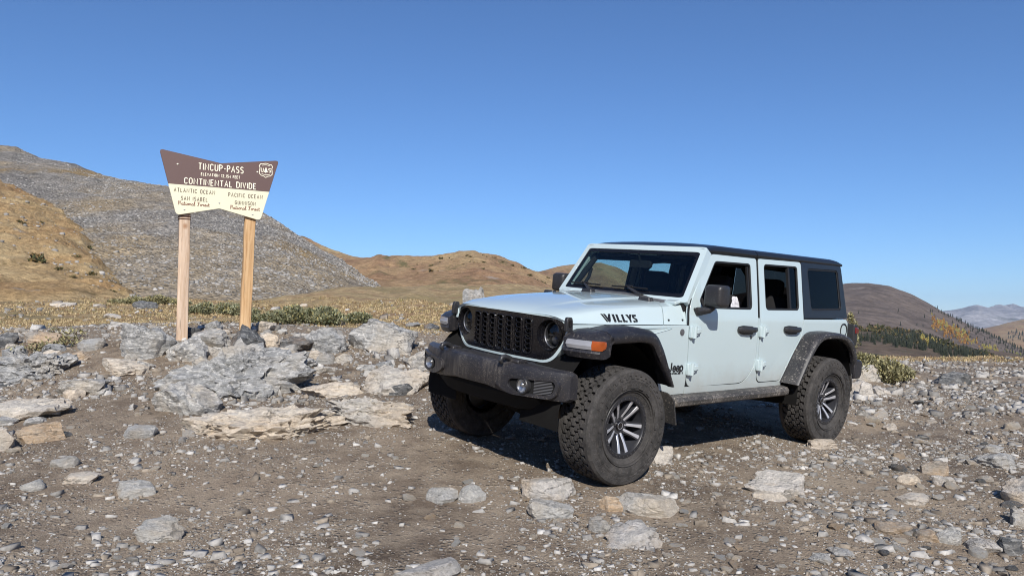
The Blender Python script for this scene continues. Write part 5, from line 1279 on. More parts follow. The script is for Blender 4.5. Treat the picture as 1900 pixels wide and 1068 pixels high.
BIG = [  # u, v of the lower edge, width, height in the photo, material, label, options
 (432, 752, 300, 122, 's', 'largest grey veined schist slab leaning in the middle of the rock outcrop', dict(sub=5, slab=.6, ridges=.20, dep=.62, tilt=(1.0, .4), rough=.13, planes=8)),
 (342, 780, 128, 72, 's', 'grey wedge-shaped slab in front of the largest slab, nearer the left', dict(sub=4, slab=.4, ridges=.08, tilt=(.6, .2), rough=.09)),
 (490, 824, 320, 76, 'c', 'long low cream-coloured rock face along the front of the outcrop', dict(sub=5, slab=.4, ridges=.22, dep=.45, tilt=(1.1, .3), rough=.14, planes=9)),
 (692, 796, 180, 60, 'c', 'streaked cream and grey rock ridge running toward the front bumper', dict(sub=5, slab=.4, ridges=.22, dep=.5, tilt=(1.1, .1), rough=.13)),
 (718, 666, 128, 70, 's', 'pointed grey rock standing alone between the sign and the car', dict(sub=4, slab=.3, ridges=.10, tilt=(.8, .0), rough=.08, sink=.42)),
 (600, 660, 92, 50, 's', 'small pointed grey rock just left of the pointed rock standing alone', dict(sub=4, slab=.3, ridges=.1, tilt=(.8, .1))),
 (458, 664, 78, 58, 'd', 'dark rounded boulder at the foot of the right sign post', dict(sub=4, slab=.3, ridges=.05)),
 (280, 676, 104, 72, 's', 'swirl-veined grey boulder left of the left sign post', dict(sub=4, slab=.35, ridges=.07, tilt=(.5, .2))),
 (342, 676, 82, 50, 's', 'white-veined grey rock directly in front of the left sign post', dict(sub=4, slab=.35, ridges=.08, tilt=(.6, .2))),
 (396, 650, 74, 38, 's', 'grey rock between the feet of the two sign posts', dict(sub=4, slab=.4, ridges=.06)),
 (52, 716, 190, 64, 's', 'broad grey outcrop slab at the left edge of the picture', dict(sub=5, slab=.5, ridges=.2, dep=.6, tilt=(-.9, .3), rough=.14, planes=9)),
 (58, 782, 150, 48, 'c', 'low cracked grey slab below the broad slab at the left edge', dict(sub=4, slab=.5, ridges=.08, rough=.12)),
 (157, 736, 92, 36, 's', 'flat grey slab right of the broad slab at the left edge', dict(sub=4, slab=.4, ridges=.06)),
 (78, 827, 88, 46, 't', 'grey rock with an orange-tan lower face near the left edge', dict(sub=4, slab=.2, rough=.06)),
 (2, 846, 66, 52, 'c', 'grey-tan rock cut off by the left edge of the picture', dict(sub=4, slab=.2)),
 (256, 814, 64, 27, 'g', 'flat pale grey stone in the dirt below the grey wedge-shaped slab', dict(sub=3)),
 (738, 736, 140, 58, 'c', 'wide cream rock between the pointed rock and the front bumper', dict(sub=4, slab=.4, ridges=.08, tilt=(.5, .2))),
 (612, 738, 112, 32, 'c', 'low pinkish flat slab right of the largest slab', dict(sub=4, slab=.4, rough=.1)),
 (782, 694, 62, 46, 's', 'grey veined rock close behind the far front tyre', dict(sub=4, slab=.3, ridges=.06)),
 (540, 684, 98, 24, 's', 'low flat grey slab behind the largest slab', dict(sub=4, slab=.3)),
 (606, 678, 36, 22, 'g', 'small block-shaped grey rock below the small pointed rock', dict(sub=3)),
 (640, 676, 34, 20, 'g', 'small rounded grey rock left of the pointed rock standing alone', dict(sub=3)),
 (82, 652, 64, 35, 't', 'triangular pinkish rock far left on the edge of the grass', dict(sub=4, slab=.2, sink=.42)),
 (8, 652, 50, 33, 'd', 'dark grey boulder at the far left edge of the grass', dict(sub=4, slab=.2)),
 (142, 670, 60, 19, 't', 'flat layered tan rock left of the sign posts', dict(sub=4, slab=.6)),
 (173, 652, 54, 24, 'g', 'grey angular rock above the flat layered tan rock', dict(sub=3)),
 (228, 694, 96, 30, 'c', 'low cream slab left of the largest slab', dict(sub=4, slab=.3)),
 (556, 653, 80, 28, 'd', 'dark layered rock right of the dark rounded boulder', dict(sub=4, slab=.6, ridges=.04)),
 (500, 650, 46, 30, 'c', 'cream rock between the dark rounded boulder and the dark layered rock', dict(sub=4, slab=.3)),
 (247, 927, 80, 37, 'g', 'blue-grey block lying alone on the dirt at lower left', dict(sub=4, slab=.15, planes=7)),
 (302, 1013, 84, 54, 'g', 'tilted blue-grey slab half buried at lower left', dict(sub=4, slab=.3, tilt=(.6, .2), planes=7)),
 (152, 897, 68, 24, 'c', 'flat tan stone left of the blue-grey block', dict(sub=3)),
 (122, 870, 46, 25, 'g', 'pale pointed stone above the flat tan stone at left', dict(sub=3)),
 (60, 912, 44, 24, 'g', 'pale grey stone near the left edge of the dirt', dict(sub=3)),
 (793, 1082, 112, 54, 'p', 'smooth pale boulder cut off by the bottom edge', dict(sub=4, rough=.03, planes=6, sink=.5)),
 (815, 936, 60, 34, 'g', 'pale grey stone lowest left of the stones ahead of the near front tyre', dict(sub=3)),
 (876, 936, 52, 36, 'g', 'blue-grey flake beside the pale grey stone ahead of the front tyre', dict(sub=3, planes=7)),
 (1015, 928, 100, 46, 'p', 'large pale slab just in front of the near front tyre', dict(sub=4, slab=.15, dep=.6, planes=7)),
 (1022, 967, 86, 44, 'g', 'grey tilted slab below the large pale slab ahead of the tyre', dict(sub=4, slab=.3, dep=.55, planes=7)),
 (1209, 958, 118, 50, 'g', 'grey-white slab on the dirt below the near front tyre', dict(sub=4, slab=.2, dep=.6, planes=7)),
 (1112, 992, 44, 33, 'g', 'small grey stone touching the speckled pale boulder at bottom centre', dict(sub=3)),
 (1170, 1020, 104, 56, 'p', 'speckled pale boulder at bottom centre', dict(sub=4, slab=.1, planes=9)),
 (1135, 950, 52, 30, 't', 'tan stone left of the grey-white slab', dict(sub=3)),
 (1228, 868, 54, 40, 'p', 'pale rock wedged behind the near front tyre', dict(sub=4, planes=7)),
 (1447, 925, 112, 52, 'p', 'cream boulder sitting alone below the rear tyre', dict(sub=4, slab=.1, planes=8)),
 (1428, 930, 60, 22, 'c', 'broken cream flake at the foot of the cream boulder', dict(sub=3)),
 (1852, 874, 84, 36, 'g', 'blue-grey boulder at right beside the tyre ruts', dict(sub=4, slab=.3)),
 (1842, 840, 44, 16, 'g', 'flat grey stone just above the blue-grey boulder at right', dict(sub=3)),
 (1896, 946, 64, 56, 'p', 'pale boulder cut off by the right edge', dict(sub=4, planes=8)),
 (1894, 986, 44, 42, 'g', 'dark grey stone below the pale boulder at the right edge', dict(sub=3)),
 (1874, 1034, 52, 38, 'd', 'dark rounded stone in the lower right corner', dict(sub=3)),
 (1756, 1015, 44, 38, 'g', 'greenish grey upright stone at lower right', dict(sub=3)),
 (1826, 1028, 70, 36, 'p', 'cream flat stone left of the dark rounded stone', dict(sub=3)),
 (1651, 987, 70, 26, 't', 'low rounded orange-tan stone at lower right', dict(sub=3, rough=.03)),
 (1722, 1007, 46, 25, 't', 'tan stone left of the greenish upright stone', dict(sub=3)),
 (1557, 1030, 48, 20, 'g', 'thin grey flake at bottom right of centre', dict(sub=3)),
 (1524, 1047, 44, 24, 'g', 'second thin grey flake, left of the first at bottom right', dict(sub=3)),
 (1735, 887, 48, 32, 't', 'triangular tan rock at right in the dirt', dict(sub=3, planes=6)),
 (1750, 905, 36, 22, 'p', 'small cream rock touching the triangular tan rock', dict(sub=3)),
 (1685, 900, 44, 22, 'c', 'tan rock left of the triangular tan rock', dict(sub=3)),
 (1696, 940, 56, 25, 'p', 'pale flat rock below the triangular tan rock', dict(sub=3)),
 (1763, 720, 62, 30, 'd', 'dark jagged boulder on the flat right of the car', dict(sub=4, slab=.3, sink=.4)),
 (1603, 714, 64, 36, 'g', 'long pale slab behind the rear tyre', dict(sub=4, slab=.2)),
 (1606, 750, 34, 40, 'p', 'upright pale block right of the rear tyre', dict(sub=3, planes=6, sink=.4)),
 (1588, 740, 44, 34, 'p', 'pale angular rock touching the rear tyre', dict(sub=3)),
 (1632, 738, 36, 20, 'p', 'pale stone right of the upright pale block', dict(sub=3)),
 (1651, 802, 26, 18, 'p', 'small pointed white stone right of the rear tyre', dict(sub=3)),
 (1530, 836, 70, 26, 'c', 'low cracked cream rock directly under the rear tyre edge', dict(sub=4, slab=.3, rough=.1)),
 (882, 628, 44, 86, 's', 'weathered grey boulder on the grass beyond the hood', dict(sub=4, slab=.3, sink=.3, dep=.6)),
 (270, 577, 44, 18, 'd', 'dark low boulder on the meadow left of the sign', dict(sub=3)),
 (120, 626, 40, 14, 'p', 'pale flat rock in the grass at far left', dict(sub=3)),
 (210, 592, 34, 10, 'p', 'pale rock lying on the meadow left of the sign', dict(sub=3)),
 (120, 573, 46, 12, 'p', 'long pale boulder on the meadow below the grassy spur', dict(sub=3)),
 (668, 598, 26, 10, 'p', 'pale stone on the meadow near the shrubs', dict(sub=3)),
]
for i, (u, v, w, h, k, lab, op) in enumerate(BIG): put_rock(u, v, w, h, k, lab, 100 + i * 7, **op)
import re
def short(lab):
    t = re.split(r' (?:in|at|on|of|left|right|between|along|behind|below|above|beside|leaning|standing|lying|sitting|running|cut|close|directly|just|near|far|half|touching|wedged|from|with|before|among|beyond|to|for|under|lowest)\b', lab)[0].strip(' ,')
    return ' '.join(t.split()[:5])
CNAME = dict(s='grey veined', d='dark', c='cream', p='pale', g='grey', t='tan')
def beside(kind, noun, u, v):
    b = min(BIG, key=lambda q: (q[0] - u) ** 2 + ((q[1] - q[3] * .4 - v) * 1.6) ** 2)
    dx, dy = u - b[0], (v - b[1] + b[3] * .4) * 1.6
    w = ('right of' if dx > 0 else 'left of') if abs(dx) > abs(dy) else ('in front of' if dy > 0 else 'behind')
    return '%s %s %s the %s' % (CNAME[kind], noun, w, short(b[5]))

rs_ = random.Random(77)
_zones = [(0, 330, 640, 700, 10), (110, 330, 690, 745, 4), (430, 800, 645, 700, 8), (540, 800, 690, 740, 4), (0, 120, 700, 830, 4), (230, 620, 615, 655, 9), (560, 800, 600, 650, 4)]
_q = 0
for (u0, u1, v0, v1, nn) in _zones:
    for j in range(nn):
        w = rs_.uniform(20, 52); uu_, vv_, kk_ = rs_.uniform(u0, u1), rs_.uniform(v0, v1), rs_.choice('sscgcd'); put_rock(uu_, vv_, w, w * rs_.uniform(.30, .55), kk_, ('larger ' if w > 38 else '') + beside(kk_, 'broken schist piece', uu_, vv_), 700 + _q * 3, name='schist_piece', sub=3, slab=.3, ridges=.05, group='broken schist around the outcrop', rough=.1, rot=rs_.uniform(-1, 1)); _q += 1
# ---- countable loose stones: the largest ones of the gravel, one object each, sharing a few shapes
STONE_MESH = {}
for kk in 'pgctd':
    for j in range(5):
        P, F = rock_shape(900 + j * 13 + ord(kk), 2, 0, 9, .08)
        P = P - P.mean(0); P /= (P.max(0) - P.min(0))
        o = np_mesh('stone', P, F, RM[kk], smooth=30); STONE_MESH[kk, j] = o.data; bpy.data.objects.remove(o)
LAB_USED = {}
def scatter_stones(n, boxf, kinds, wr, label, group, seed):
    rs = random.Random(seed); c = 0; tries = 0
    while c < n and tries < n * 6:
        tries += 1
        u, v = boxf(rs); p, d = ground_hit(u, v)
        if any((p.x - t[0]) ** 2 + (p.y - t[1]) ** 2 < .30 for t in _tyres): continue
        w = rs.uniform(*wr) * (1 if rs.random() < .75 else 1.4) / FPX * d
        k = rs.choice(kinds); o = bpy.data.objects.new('stone', STONE_MESH[k, rs.randrange(5)]); COL.objects.link(o)
        o.scale = (w, w * rs.uniform(.55, .95), w * rs.uniform(.28, .6)); o.rotation_euler = (rs.uniform(-.25, .25), rs.uniform(-.25, .25), rs.uniform(0, 6.28))
        o.location = (p.x, p.y, p.z + o.scale.z * .18)
        lab = ('larger ' if w * FPX / d > wr[1] * .85 else 'small ') + ('flat ' if o.scale.z / w < .38 else ('chunky ' if o.scale.z / w > .5 else '')) + beside(k, 'loose stone', u, v)
        if LAB_USED.setdefault(lab, group) != group: lab += ' ' + label
        LAB_USED.setdefault(lab, group); tag(o, lab, 'stone', group); c += 1
scatter_stones(60, lambda r: (r.uniform(0, 780), r.uniform(790, 1068) if r.random() < .6 else r.uniform(660, 800)), 'gggpcc', (10, 24), 'on the dirt left of the car', 'small stones left of the car', 1)
scatter_stones(70, lambda r: (r.uniform(780, 1500), r.uniform(880, 1068)), 'ggpcct', (10, 24), 'on the dirt below the car', 'small stones below the car', 2)
scatter_stones(110, lambda r: (r.uniform(1500, 1900), 690 + 378 * r.random() ** 1.3), 'ggppcctd', (12, 30), 'in the gravel right of the car', 'small stones right of the car', 3)
scatter_stones(30, lambda r: (r.uniform(0, 800), r.uniform(600, 690)), 'ggpsc'.replace('s', 'd'), (10, 22), 'among the outcrop rocks', 'loose stones around the outcrop', 4)
scatter_stones(16, lambda r: (r.uniform(0, 800), r.uniform(566, 600)), 'ppcg', (8, 16), 'in the dry grass', 'pale stones on the meadow', 5)

# ---- gravel: what nobody could count
def shard(rs):
    """flat angular chip: an uneven five-sided slab"""
    a = np.sort(rs.uniform(0, 6.283, 5) * .35 + np.arange(5) * 6.283 / 5 * .9); r = rs.uniform(.55, 1.0, 5); k = rs.uniform(.55, .95); ox, oy = rs.uniform(-.15, .15, 2)
    b = np.stack([r * np.cos(a), r * np.sin(a), np.full(5, -1.0)], 1); t = np.stack([r * k * np.cos(a) + ox, r * k * np.sin(a) + oy, 1.0 + rs.uniform(-.5, .3, 5)], 1)
    return np.concatenate([b, t])
SHARD_F = np.array([(i, (i + 1) % 5, 5 + (i + 1) % 5) for i in range(5)] + [(i, 5 + (i + 1) % 5, 5 + i) for i in range(5)] + [(5, 6, 7), (5, 7, 8), (5, 8, 9), (2, 1, 0), (3, 2, 0), (4, 3, 0)])
def gravel(name, N_, region, size, mats, seed, flat=(.3, .65), dens=None, lift=.1, sub=1):
    rs = np.random.RandomState(seed)
    x, y = region(rs, N_)
    if dens is not None:
        k = dens(x, y); m_ = rs.rand(len(x)) < k; x, y = x[m_], y[m_]
    for t in _tyres:
        m_ = (x - t[0]) ** 2 + (y - t[1]) ** 2 > .05; x, y = x[m_], y[m_]
    z = height(x, y); n = len(x)
    V, F = ICO[sub] if sub == 0 else (np.zeros((10, 3)), SHARD_F); nv = len(V)
    pool = []; ps = np.random.RandomState(900 + seed)
    for j in range(24):
        P = rock_shape(2000 + seed * 31 + j, sub, 0, 7, .1)[0] if sub == 0 else shard(ps); P = P - P.mean(0); pool.append(P / (P.max(0) - P.min(0)))
    pool = np.array(pool)[rs.randint(0, 24, n)]
    s = size(rs, n, y); sc = np.stack([s, s * rs.uniform(.5, .95, n), s * rs.uniform(flat[0], flat[1], n)], 1)
    P = pool * sc[:, None, :]; a = rs.uniform(0, 6.283, n); ca, sa = np.cos(a), np.sin(a)
    tx = rs.uniform(-.3, .3, n); P[:, :, 2] += P[:, :, 0] * tx[:, None]
    X = P[:, :, 0] * ca[:, None] - P[:, :, 1] * sa[:, None] + x[:, None]; Y = P[:, :, 0] * sa[:, None] + P[:, :, 1] * ca[:, None] + y[:, None]
    Z = P[:, :, 2] + (z + sc[:, 2] * lift)[:, None]
    VV = np.stack([X, Y, Z], 2).reshape(-1, 3); FF = (F[None] + (np.arange(n) * nv)[:, None, None]).reshape(-1, 3)
    fm = np.repeat(rs.choice(len(mats), n, p=[m_[1] for m_ in mats]), len(F))
    return np_mesh(name, VV, FF, [m_[0] for m_ in mats], fmat=fm, smooth=None)
def mat_pebble(name, a, b_):
    mt, nt, b = new_mat(name)
    gi = N(nt, 'ShaderNodeNewGeometry'); v = coords(nt)
    n_ = noise(nt, v, 40.0, 3)
    c = mix(nt, gi.outputs['Random Per Island'], a, b_); c = mix(nt, .5, c, ramp(nt, n_.outputs[0], [(.3, .55), (.7, 1.35)]).outputs[0], 'MULTIPLY')
    L(nt, c, b.inputs['Base Color']); b.inputs['Roughness'].default_value = .9; b.inputs['Specular IOR Level'].default_value = .2; return mt
PB = [(mat_pebble('grey_pebbles', (.18, .17, .155), (.41, .39, .36)), .58), (mat_pebble('pale_pebbles', (.38, .36, .33), (.52, .50, .465)), .17), (mat_pebble('brown_pebbles', (.14, .115, .09), (.33, .28, .22)), .25)]
def near_region(rs, n):
    d = 3.2 + 9.5 * rs.rand(n) ** 1.2; a = rs.uniform(-.80, .80, n); return d * a, d
def patchy(x, y):
    P = np.stack([x * .9, y * .9, np.zeros_like(x) + 3], 1); k = np.clip(.42 + 1.1 * fbm(P, 3), .05, 1)
    k = k * (1 - .65 * ruts(x, y))
    left = np.clip(1 - (x + 1.0) / 2.0, 0, 1) * np.clip(1 - np.abs(y - 6.2) / 1.3, 0, 1)
    return np.clip(k * (1 - .30 * left) * np.where(x > 2.0, 1.0, .8) * (1 - meadow_mask(x, y) * .8), 0, 1)
tag(gravel('gravel', 230000, near_region, lambda rs, n, y: np.clip(.0100 * np.exp(rs.normal(0, .45, n)), .005, .03) * np.clip(y / 6, .9, 1.6), PB, 1, dens=patchy, sub=0, lift=.2), 'grey and brown gravel strewn over the dirt', 'gravel', kind='stuff')
tag(gravel('shingle', 64000, near_region, lambda rs, n, y: np.clip(.027 * np.exp(rs.normal(0, .55, n)), .013, .11), PB, 2, flat=(.22, .5), lift=.05, dens=lambda x, y: patchy(x, y) * np.where(x > 2.2, 1.0, .62)), 'flat chips of broken stone over the dirt', 'stone chips', kind='stuff')
def cobble_region(rs, n):
    d = 3.4 + 7.5 * rs.rand(n) ** 1.1; a = rs.uniform(-.72, .80, n); return d * a, d
tag(gravel('cobbles', 6500, cobble_region, lambda rs, n, y: np.clip(.060 * np.exp(rs.normal(0, .4, n)), .03, .15), PB, 6, flat=(.2, .5), lift=.0, dens=lambda x, y: patchy(x, y) * np.where(x > 1.5, .8, .30)), 'flat angular cobbles half sunk in the dirt', 'cobbles', kind='stuff')
def outcrop_region(rs, n):
    y = 7.3 + 4.2 * rs.rand(n); return y * rs.uniform(-.72, -.10, n), y
tag(gravel('outcrop_rubble', 5500, outcrop_region, lambda rs, n, y: np.clip(.050 * np.exp(rs.normal(0, .6, n)), .025, .30), PB, 7, flat=(.25, .6), lift=.05, dens=lambda x, y: np.clip(.45 + 1.6 * fbm(np.stack([x * .8, y * .8, x * 0 + 2], 1), 3), .04, 1) * np.clip((y - 7.0) / 1.2, .15, 1)), 'broken grey rubble filling the gaps of the outcrop', 'rubble', kind='stuff')
def far_right(rs, n):
    y = 9 + 14 * rs.rand(n); return y * rs.uniform(.40, .85, n), y
tag(gravel('rubble', 9000, far_right, lambda rs, n, y: np.clip(.055 * np.exp(rs.normal(0, .55, n)), .02, .22), PB, 3, dens=lambda x, y: np.clip(.55 + 1.2 * fbm(np.stack([x * .5, y * .9, x * 0], 1), 3), .05, 1) * (1 - .9 * meadow_mask(x, y))), 'pale rubble covering the flat right of the car', 'rubble', kind='stuff')
def meadow_left(rs, n):
    y = 10 + 30 * rs.rand(n) ** 1.6; return y * rs.uniform(-.85, .15, n), y
tag(gravel('field_stones', 4200, meadow_left, lambda rs, n, y: np.clip(.045 * np.exp(rs.normal(0, .6, n)), .02, .3) * np.clip(y / 14, .8, 2), PB, 4, dens=lambda x, y: np.clip(.4 + 1.3 * fbm(np.stack([x * .3, y * .3, x * 0 + 9], 1), 3), .03, 1)), 'small stones strewn through the dry meadow grass', 'stones', kind='stuff')
# scree blocks on the hillside
def on_hill(hill, name, n, t_rng, a_rng, size, mats, seed, label, dens=None):
    rs = np.random.RandomState(seed); a = rs.uniform(*a_rng, n); t = rs.uniform(0, 1, n) ** .8 * (t_rng[1] - t_rng[0]) + t_rng[0]
    p = hill.at(a, t)
    if dens is not None: p = p[rs.rand(n) < dens(p)]
    n = len(p); V, F = ICO[1]; nv = len(V)
    pool = []
    for j in range(10):
        P, _ = rock_shape(3000 + seed * 31 + j, 1, 0, 6, .1); P = P - P.mean(0); pool.append(P / (P.max(0) - P.min(0)))
    s = np.clip(size * np.exp(rs.normal(0, .75, n)), size * .35, size * 4.5); sc = np.stack([s, s * rs.uniform(.6, 1, n), s * rs.uniform(.4, .8, n)], 1)
    P = np.array(pool)[rs.randint(0, 10, n)] * sc[:, None, :]
    VV = (P + p[:, None, :]).reshape(-1, 3); FF = (F[None] + (np.arange(n) * nv)[:, None, None]).reshape(-1, 3)
    fm = np.repeat(rs.choice(len(mats), n, p=[m_[1] for m_ in mats]), len(F))
    return tag(np_mesh(name, VV, FF, [m_[0] for m_ in mats], fmat=fm), label, 'scree', kind='stuff')
SB = [(mat_pebble('scree_grey', (.175, .167, .155), (.37, .35, .322)), .90), (mat_pebble('scree_pale', (.33, .315, .29), (.45, .43, .40)), .10)]
on_hill(h_scree, 'scree_blocks', 46000, (.06, 1.0), (.22, .99), .115, SB, 1, 'loose grey scree blocks covering the hillside behind the sign', lambda p: np.clip(.62 + 2.2 * fbm(p * np.array([.035, .012, .02]) + 3, 3), .06, 1))
on_hill(h_grass, 'spur_stones', 700, (.3, 1.0), (.2, .98), .13, SB, 2, 'scattered grey stones on the orange grassy spur')
# ================================================================== plants
def mat_leaf(name, a, b_, rough=.6, trans=.25):
    mt, nt, b = new_mat(name)
    gi = N(nt, 'ShaderNodeNewGeometry'); c = mix(nt, gi.outputs['Random Per Island'], a, b_)
    L(nt, c, b.inputs['Base Color']); b.inputs['Roughness'].default_value = rough; b.inputs['Specular IOR Level'].default_value = .25
    b.inputs['Subsurface Weight'].default_value = 0.0
    return mt
V_WIL = [(mat_leaf('willow_leaf_grey_green', (.19, .20, .115), (.33, .33, .21)), .62), (mat_leaf('willow_leaf_dark', (.07, .085, .04), (.14, .145, .07)), .26), (mat_leaf('willow_leaf_yellow', (.34, .28, .10), (.46, .40, .20)), .12)]
V_YEL = [(mat_leaf('willow_leaf_olive', (.21, .20, .11), (.37, .345, .20)), .66), (mat_leaf('willow_leaf_gold', (.40, .35, .14), (.52, .47, .24)), .14), (mat_leaf('willow_leaf_dark_olive', (.09, .085, .03), (.15, .13, .05)), .2)]  # olive, gold and dark olive leaf tones, dealt out at random
V_STEM = plain('shrub_stem', (.13, .085, .05), .9, var=.4)
def leaves(n, rs, lumps, size):
    """small folded leaves spread through a few lumps: (cx, cy, cz, rx, ry, rz)"""
    k = rs.randint(0, len(lumps), n); Lm = np.array(lumps)[k]
    d = rs.normal(size=(n, 3)); d /= np.linalg.norm(d, axis=1)[:, None]; r = rs.rand(n) ** .45
    C = Lm[:, :3] + d * Lm[:, 3:] * r[:, None]
    up = d * .7 + rs.normal(size=(n, 3)) * .5 + np.array([0, -.15, .6]); up /= np.linalg.norm(up, axis=1)[:, None]
    sd = np.cross(up, rs.normal(size=(n, 3))); sd /= np.linalg.norm(sd, axis=1)[:, None] + 1e-9; nn = np.cross(up, sd)
    s = size * rs.uniform(.6, 1.35, n)[:, None]
    V = np.stack([C - up * s * .6, C + sd * s * .30 + nn * s * .08, C + up * s * .7, C - sd * s * .30 + nn * s * .08], 1).reshape(-1, 3)
    F = np.arange(n * 4).reshape(n, 4); return V, F
def shrub(label, c, lumps, n, size, mats, seed, group=None, nst=26, name='willow_shrub'):
    rs = np.random.RandomState(seed); root = empty(name, None, c); tag(root, label, 'shrub', group)
    V, F = leaves(n, rs, lumps, size); m_ = V[:, 2] > -.05
    fm = rs.choice(len(mats), len(F), p=[q[1] for q in mats])
    np_mesh('foliage', V, F, [q[0] for q in mats], root, fmat=fm)
    mb = MB()
    for i in range(nst):
        l = lumps[rs.randint(len(lumps))]; b0 = Vector((l[0] + rs.uniform(-.5, .5) * l[3], l[1] + rs.uniform(-.4, .4) * l[4], -.05)); t = Vector((l[0] + rs.uniform(-.9, .9) * l[3], l[1] + rs.uniform(-.9, .9) * l[4], l[2] + l[5] * rs.uniform(.3, .95)))
        mb.tube([b0, b0.lerp(t, .5) + Vector(rs.uniform(-.03, .03, 3)), t], [.009, .006, .003], 4)
    o = mb.build('stems', V_STEM, root, smooth=60); return root
def shrub_at(label, u0, u1, v, hpx, n, size, mats, seed, group=None, depthm=.9, jag=.3):
    p, d = ground_hit((u0 + u1) / 2, v); W_ = (u1 - u0) / FPX * d; H_ = hpx / FPX * d
    rs = np.random.RandomState(seed + 500); k = max(5, int(W_ / .28)); lumps = []
    for i in range(k):
        x = -W_ / 2 + W_ * (i + .5) / k + rs.uniform(-.1, .1); e = 1 - .55 * abs(2 * (i + .5) / k - 1) ** 2.0; yy = rs.uniform(-.4, .4) * depthm
        hh = H_ * e * rs.uniform(1 - jag, 1.0); gz = hz(p.x + x, p.y + yy) - p.z
        lumps.append((x, yy, gz + hh * .5, rs.uniform(.20, .34), rs.uniform(.22, .4), hh * .55))
    return shrub(label, p, lumps, n, size, mats, seed, group)
shrub_at('low grey-green willow thicket right of the sign posts', 470, 675, 601, 40, 10000, .045, V_WIL, 1)
shrub_at('low olive willow thicket between and behind the two sign posts', 345, 478, 584, 25, 5500, .05, V_WIL, 2)
shrub_at('thin willow thicket behind the left sign post', 212, 346, 566, 20, 4500, .06, V_YEL, 3)
shrub_at('bushy yellow-green willow behind the rear tyre', 1566, 1676, 702, 52, 8000, .042, V_YEL, 4, jag=.25)
shrub_at('small tuft of green plants left of the sign on the rocks', 92, 140, 634, 22, 700, .035, V_YEL, 5)
# slender yellow willow showing beside the tail lamp
p_ = uvd(1581, 612, 24.0); p_.z = hz(p_.x, p_.y)
_h = uvd(1581, 578, 24.0).z - p_.z
shrub('slender yellow-leaved willow standing beside the tail lamp', p_, [(-.05, 0, _h - .18, .10, .10, .18), (.06, .05, _h - .42, .14, .14, .2), (-.1, 0, _h - .7, .16, .16, .25), (.05, .1, _h * .4, .18, .2, .4), (0, 0, .4, .25, .25, .45)], 1500, .05, V_YEL, 6, nst=16)
# scrub on the hillsides
def scrub(hill, name, n, a_rng, t_rng, size, mats, seed, label, nl=60):
    rs = np.random.RandomState(seed); a = rs.uniform(*a_rng, n); t = rs.uniform(*t_rng, n); p = hill.at(a, t); VV = []; FF = []; k = 0
    for q in p:
        s = size * math.exp(rs.normal(0, .4)); V, F = leaves(nl, rs, [(q[0] + rs.uniform(-.6, .6) * s, q[1] + rs.uniform(-.6, .6) * s, q[2] + s * .25, s * .6, s * .6, s * .38) for _ in range(3)], s * .38)
        VV.append(V); FF.append(F + k); k += len(V)
    VV = np.concatenate(VV); FF = np.concatenate(FF); fm = rs.choice(len(mats), len(FF), p=[m_[1] for m_ in mats])
    return tag(np_mesh(name, VV, FF, [m_[0] for m_ in mats], fmat=fm), label, 'scrub', kind='stuff')
V_SCR = [(mat_leaf('scrub_leaf_dark', (.045, .052, .022), (.10, .095, .04)), .7), (mat_leaf('scrub_leaf_brown', (.12, .08, .035), (.22, .15, .06)), .3)]
scrub(h_tan, 'hillside_scrub', 70, (.45, .95), (.50, .85), .8, V_SCR, 1, 'dark green scrub scattered over the tan hill')
scrub(h_grass, 'spur_scrub', 16, (.2, .9), (.25, .85), .35, V_SCR, 2, 'dark low scrub on the orange grassy spur')
scrub(h_valley, 'valley_scrub', 260, (.2, .95), (.5, 1.0), 2.2, V_SCR, 3, 'low brown scrub on the valley side')
# ---- dry grass
def grass(name, n, region, hgt, mats, seed, label, dens):
    rs = np.random.RandomState(seed); x, y = region(rs, n); m_ = rs.rand(n) < dens(x, y); x, y = x[m_], y[m_]; z = height(x, y); n = len(x); nb = 7
    a = rs.uniform(0, 6.283, (n, nb)); r = rs.rand(n, nb) * .07 * np.clip(y / 14, .8, 2.5)[:, None]
    bx = x[:, None] + r * np.cos(a); by = y[:, None] + r * np.sin(a); bz_ = np.repeat(z[:, None], nb, 1) - .01
    h = hgt * rs.uniform(.5, 1.3, (n, nb)) * np.clip(y / 16, .9, 2.0)[:, None]; w = .006 * np.clip(y / 8, 1, 4)[:, None] * np.ones((1, nb)); ln = rs.uniform(.2, .9, (n, nb)) * h
    tx = bx + ln * np.cos(a); ty = by + ln * np.sin(a); px_, py_ = -np.sin(a) * w, np.cos(a) * w
    V = np.stack([np.stack([bx + px_, by + py_, bz_], 2), np.stack([bx - px_, by - py_, bz_], 2), np.stack([tx, ty, bz_ + h], 2)], 2).reshape(-1, 3)
    F = np.arange(len(V)).reshape(-1, 3); fm = np.repeat(rs.choice(len(mats), n, p=[q[1] for q in mats]), nb)
    return tag(np_mesh(name, V, F, [q[0] for q in mats], fmat=fm), label, 'grass', kind='stuff')
V_GR = [(mat_leaf('straw_grass', (.40, .30, .155), (.60, .48, .28)), .60), (mat_leaf('brown_grass', (.20, .135, .08), (.33, .225, .12)), .30), (mat_leaf('olive_grass', (.20, .18, .08), (.30, .26, .12)), .10)]
def gden(x, y): return meadow_mask(x, y) * np.clip(.55 + 1.5 * fbm(np.stack([x * .35, y * .35, x * 0 + 5], 1), 3), .04, 1)
grass('dry_grass', 52000, lambda rs, n: ((lambda y: (y * rs.uniform(-.80, .12, n), y))(10.5 + 42 * rs.rand(n) ** 1.7)), .042, V_GR, 1, 'dry golden grass over the meadow behind the sign', gden)
grass('dry_grass', 14000, lambda rs, n: ((lambda y: (y * rs.uniform(.40, .78, n), y))(17 + 12 * rs.rand(n))), .045, V_GR, 2, 'dry grass along the edge of the flat right of the car', gden)

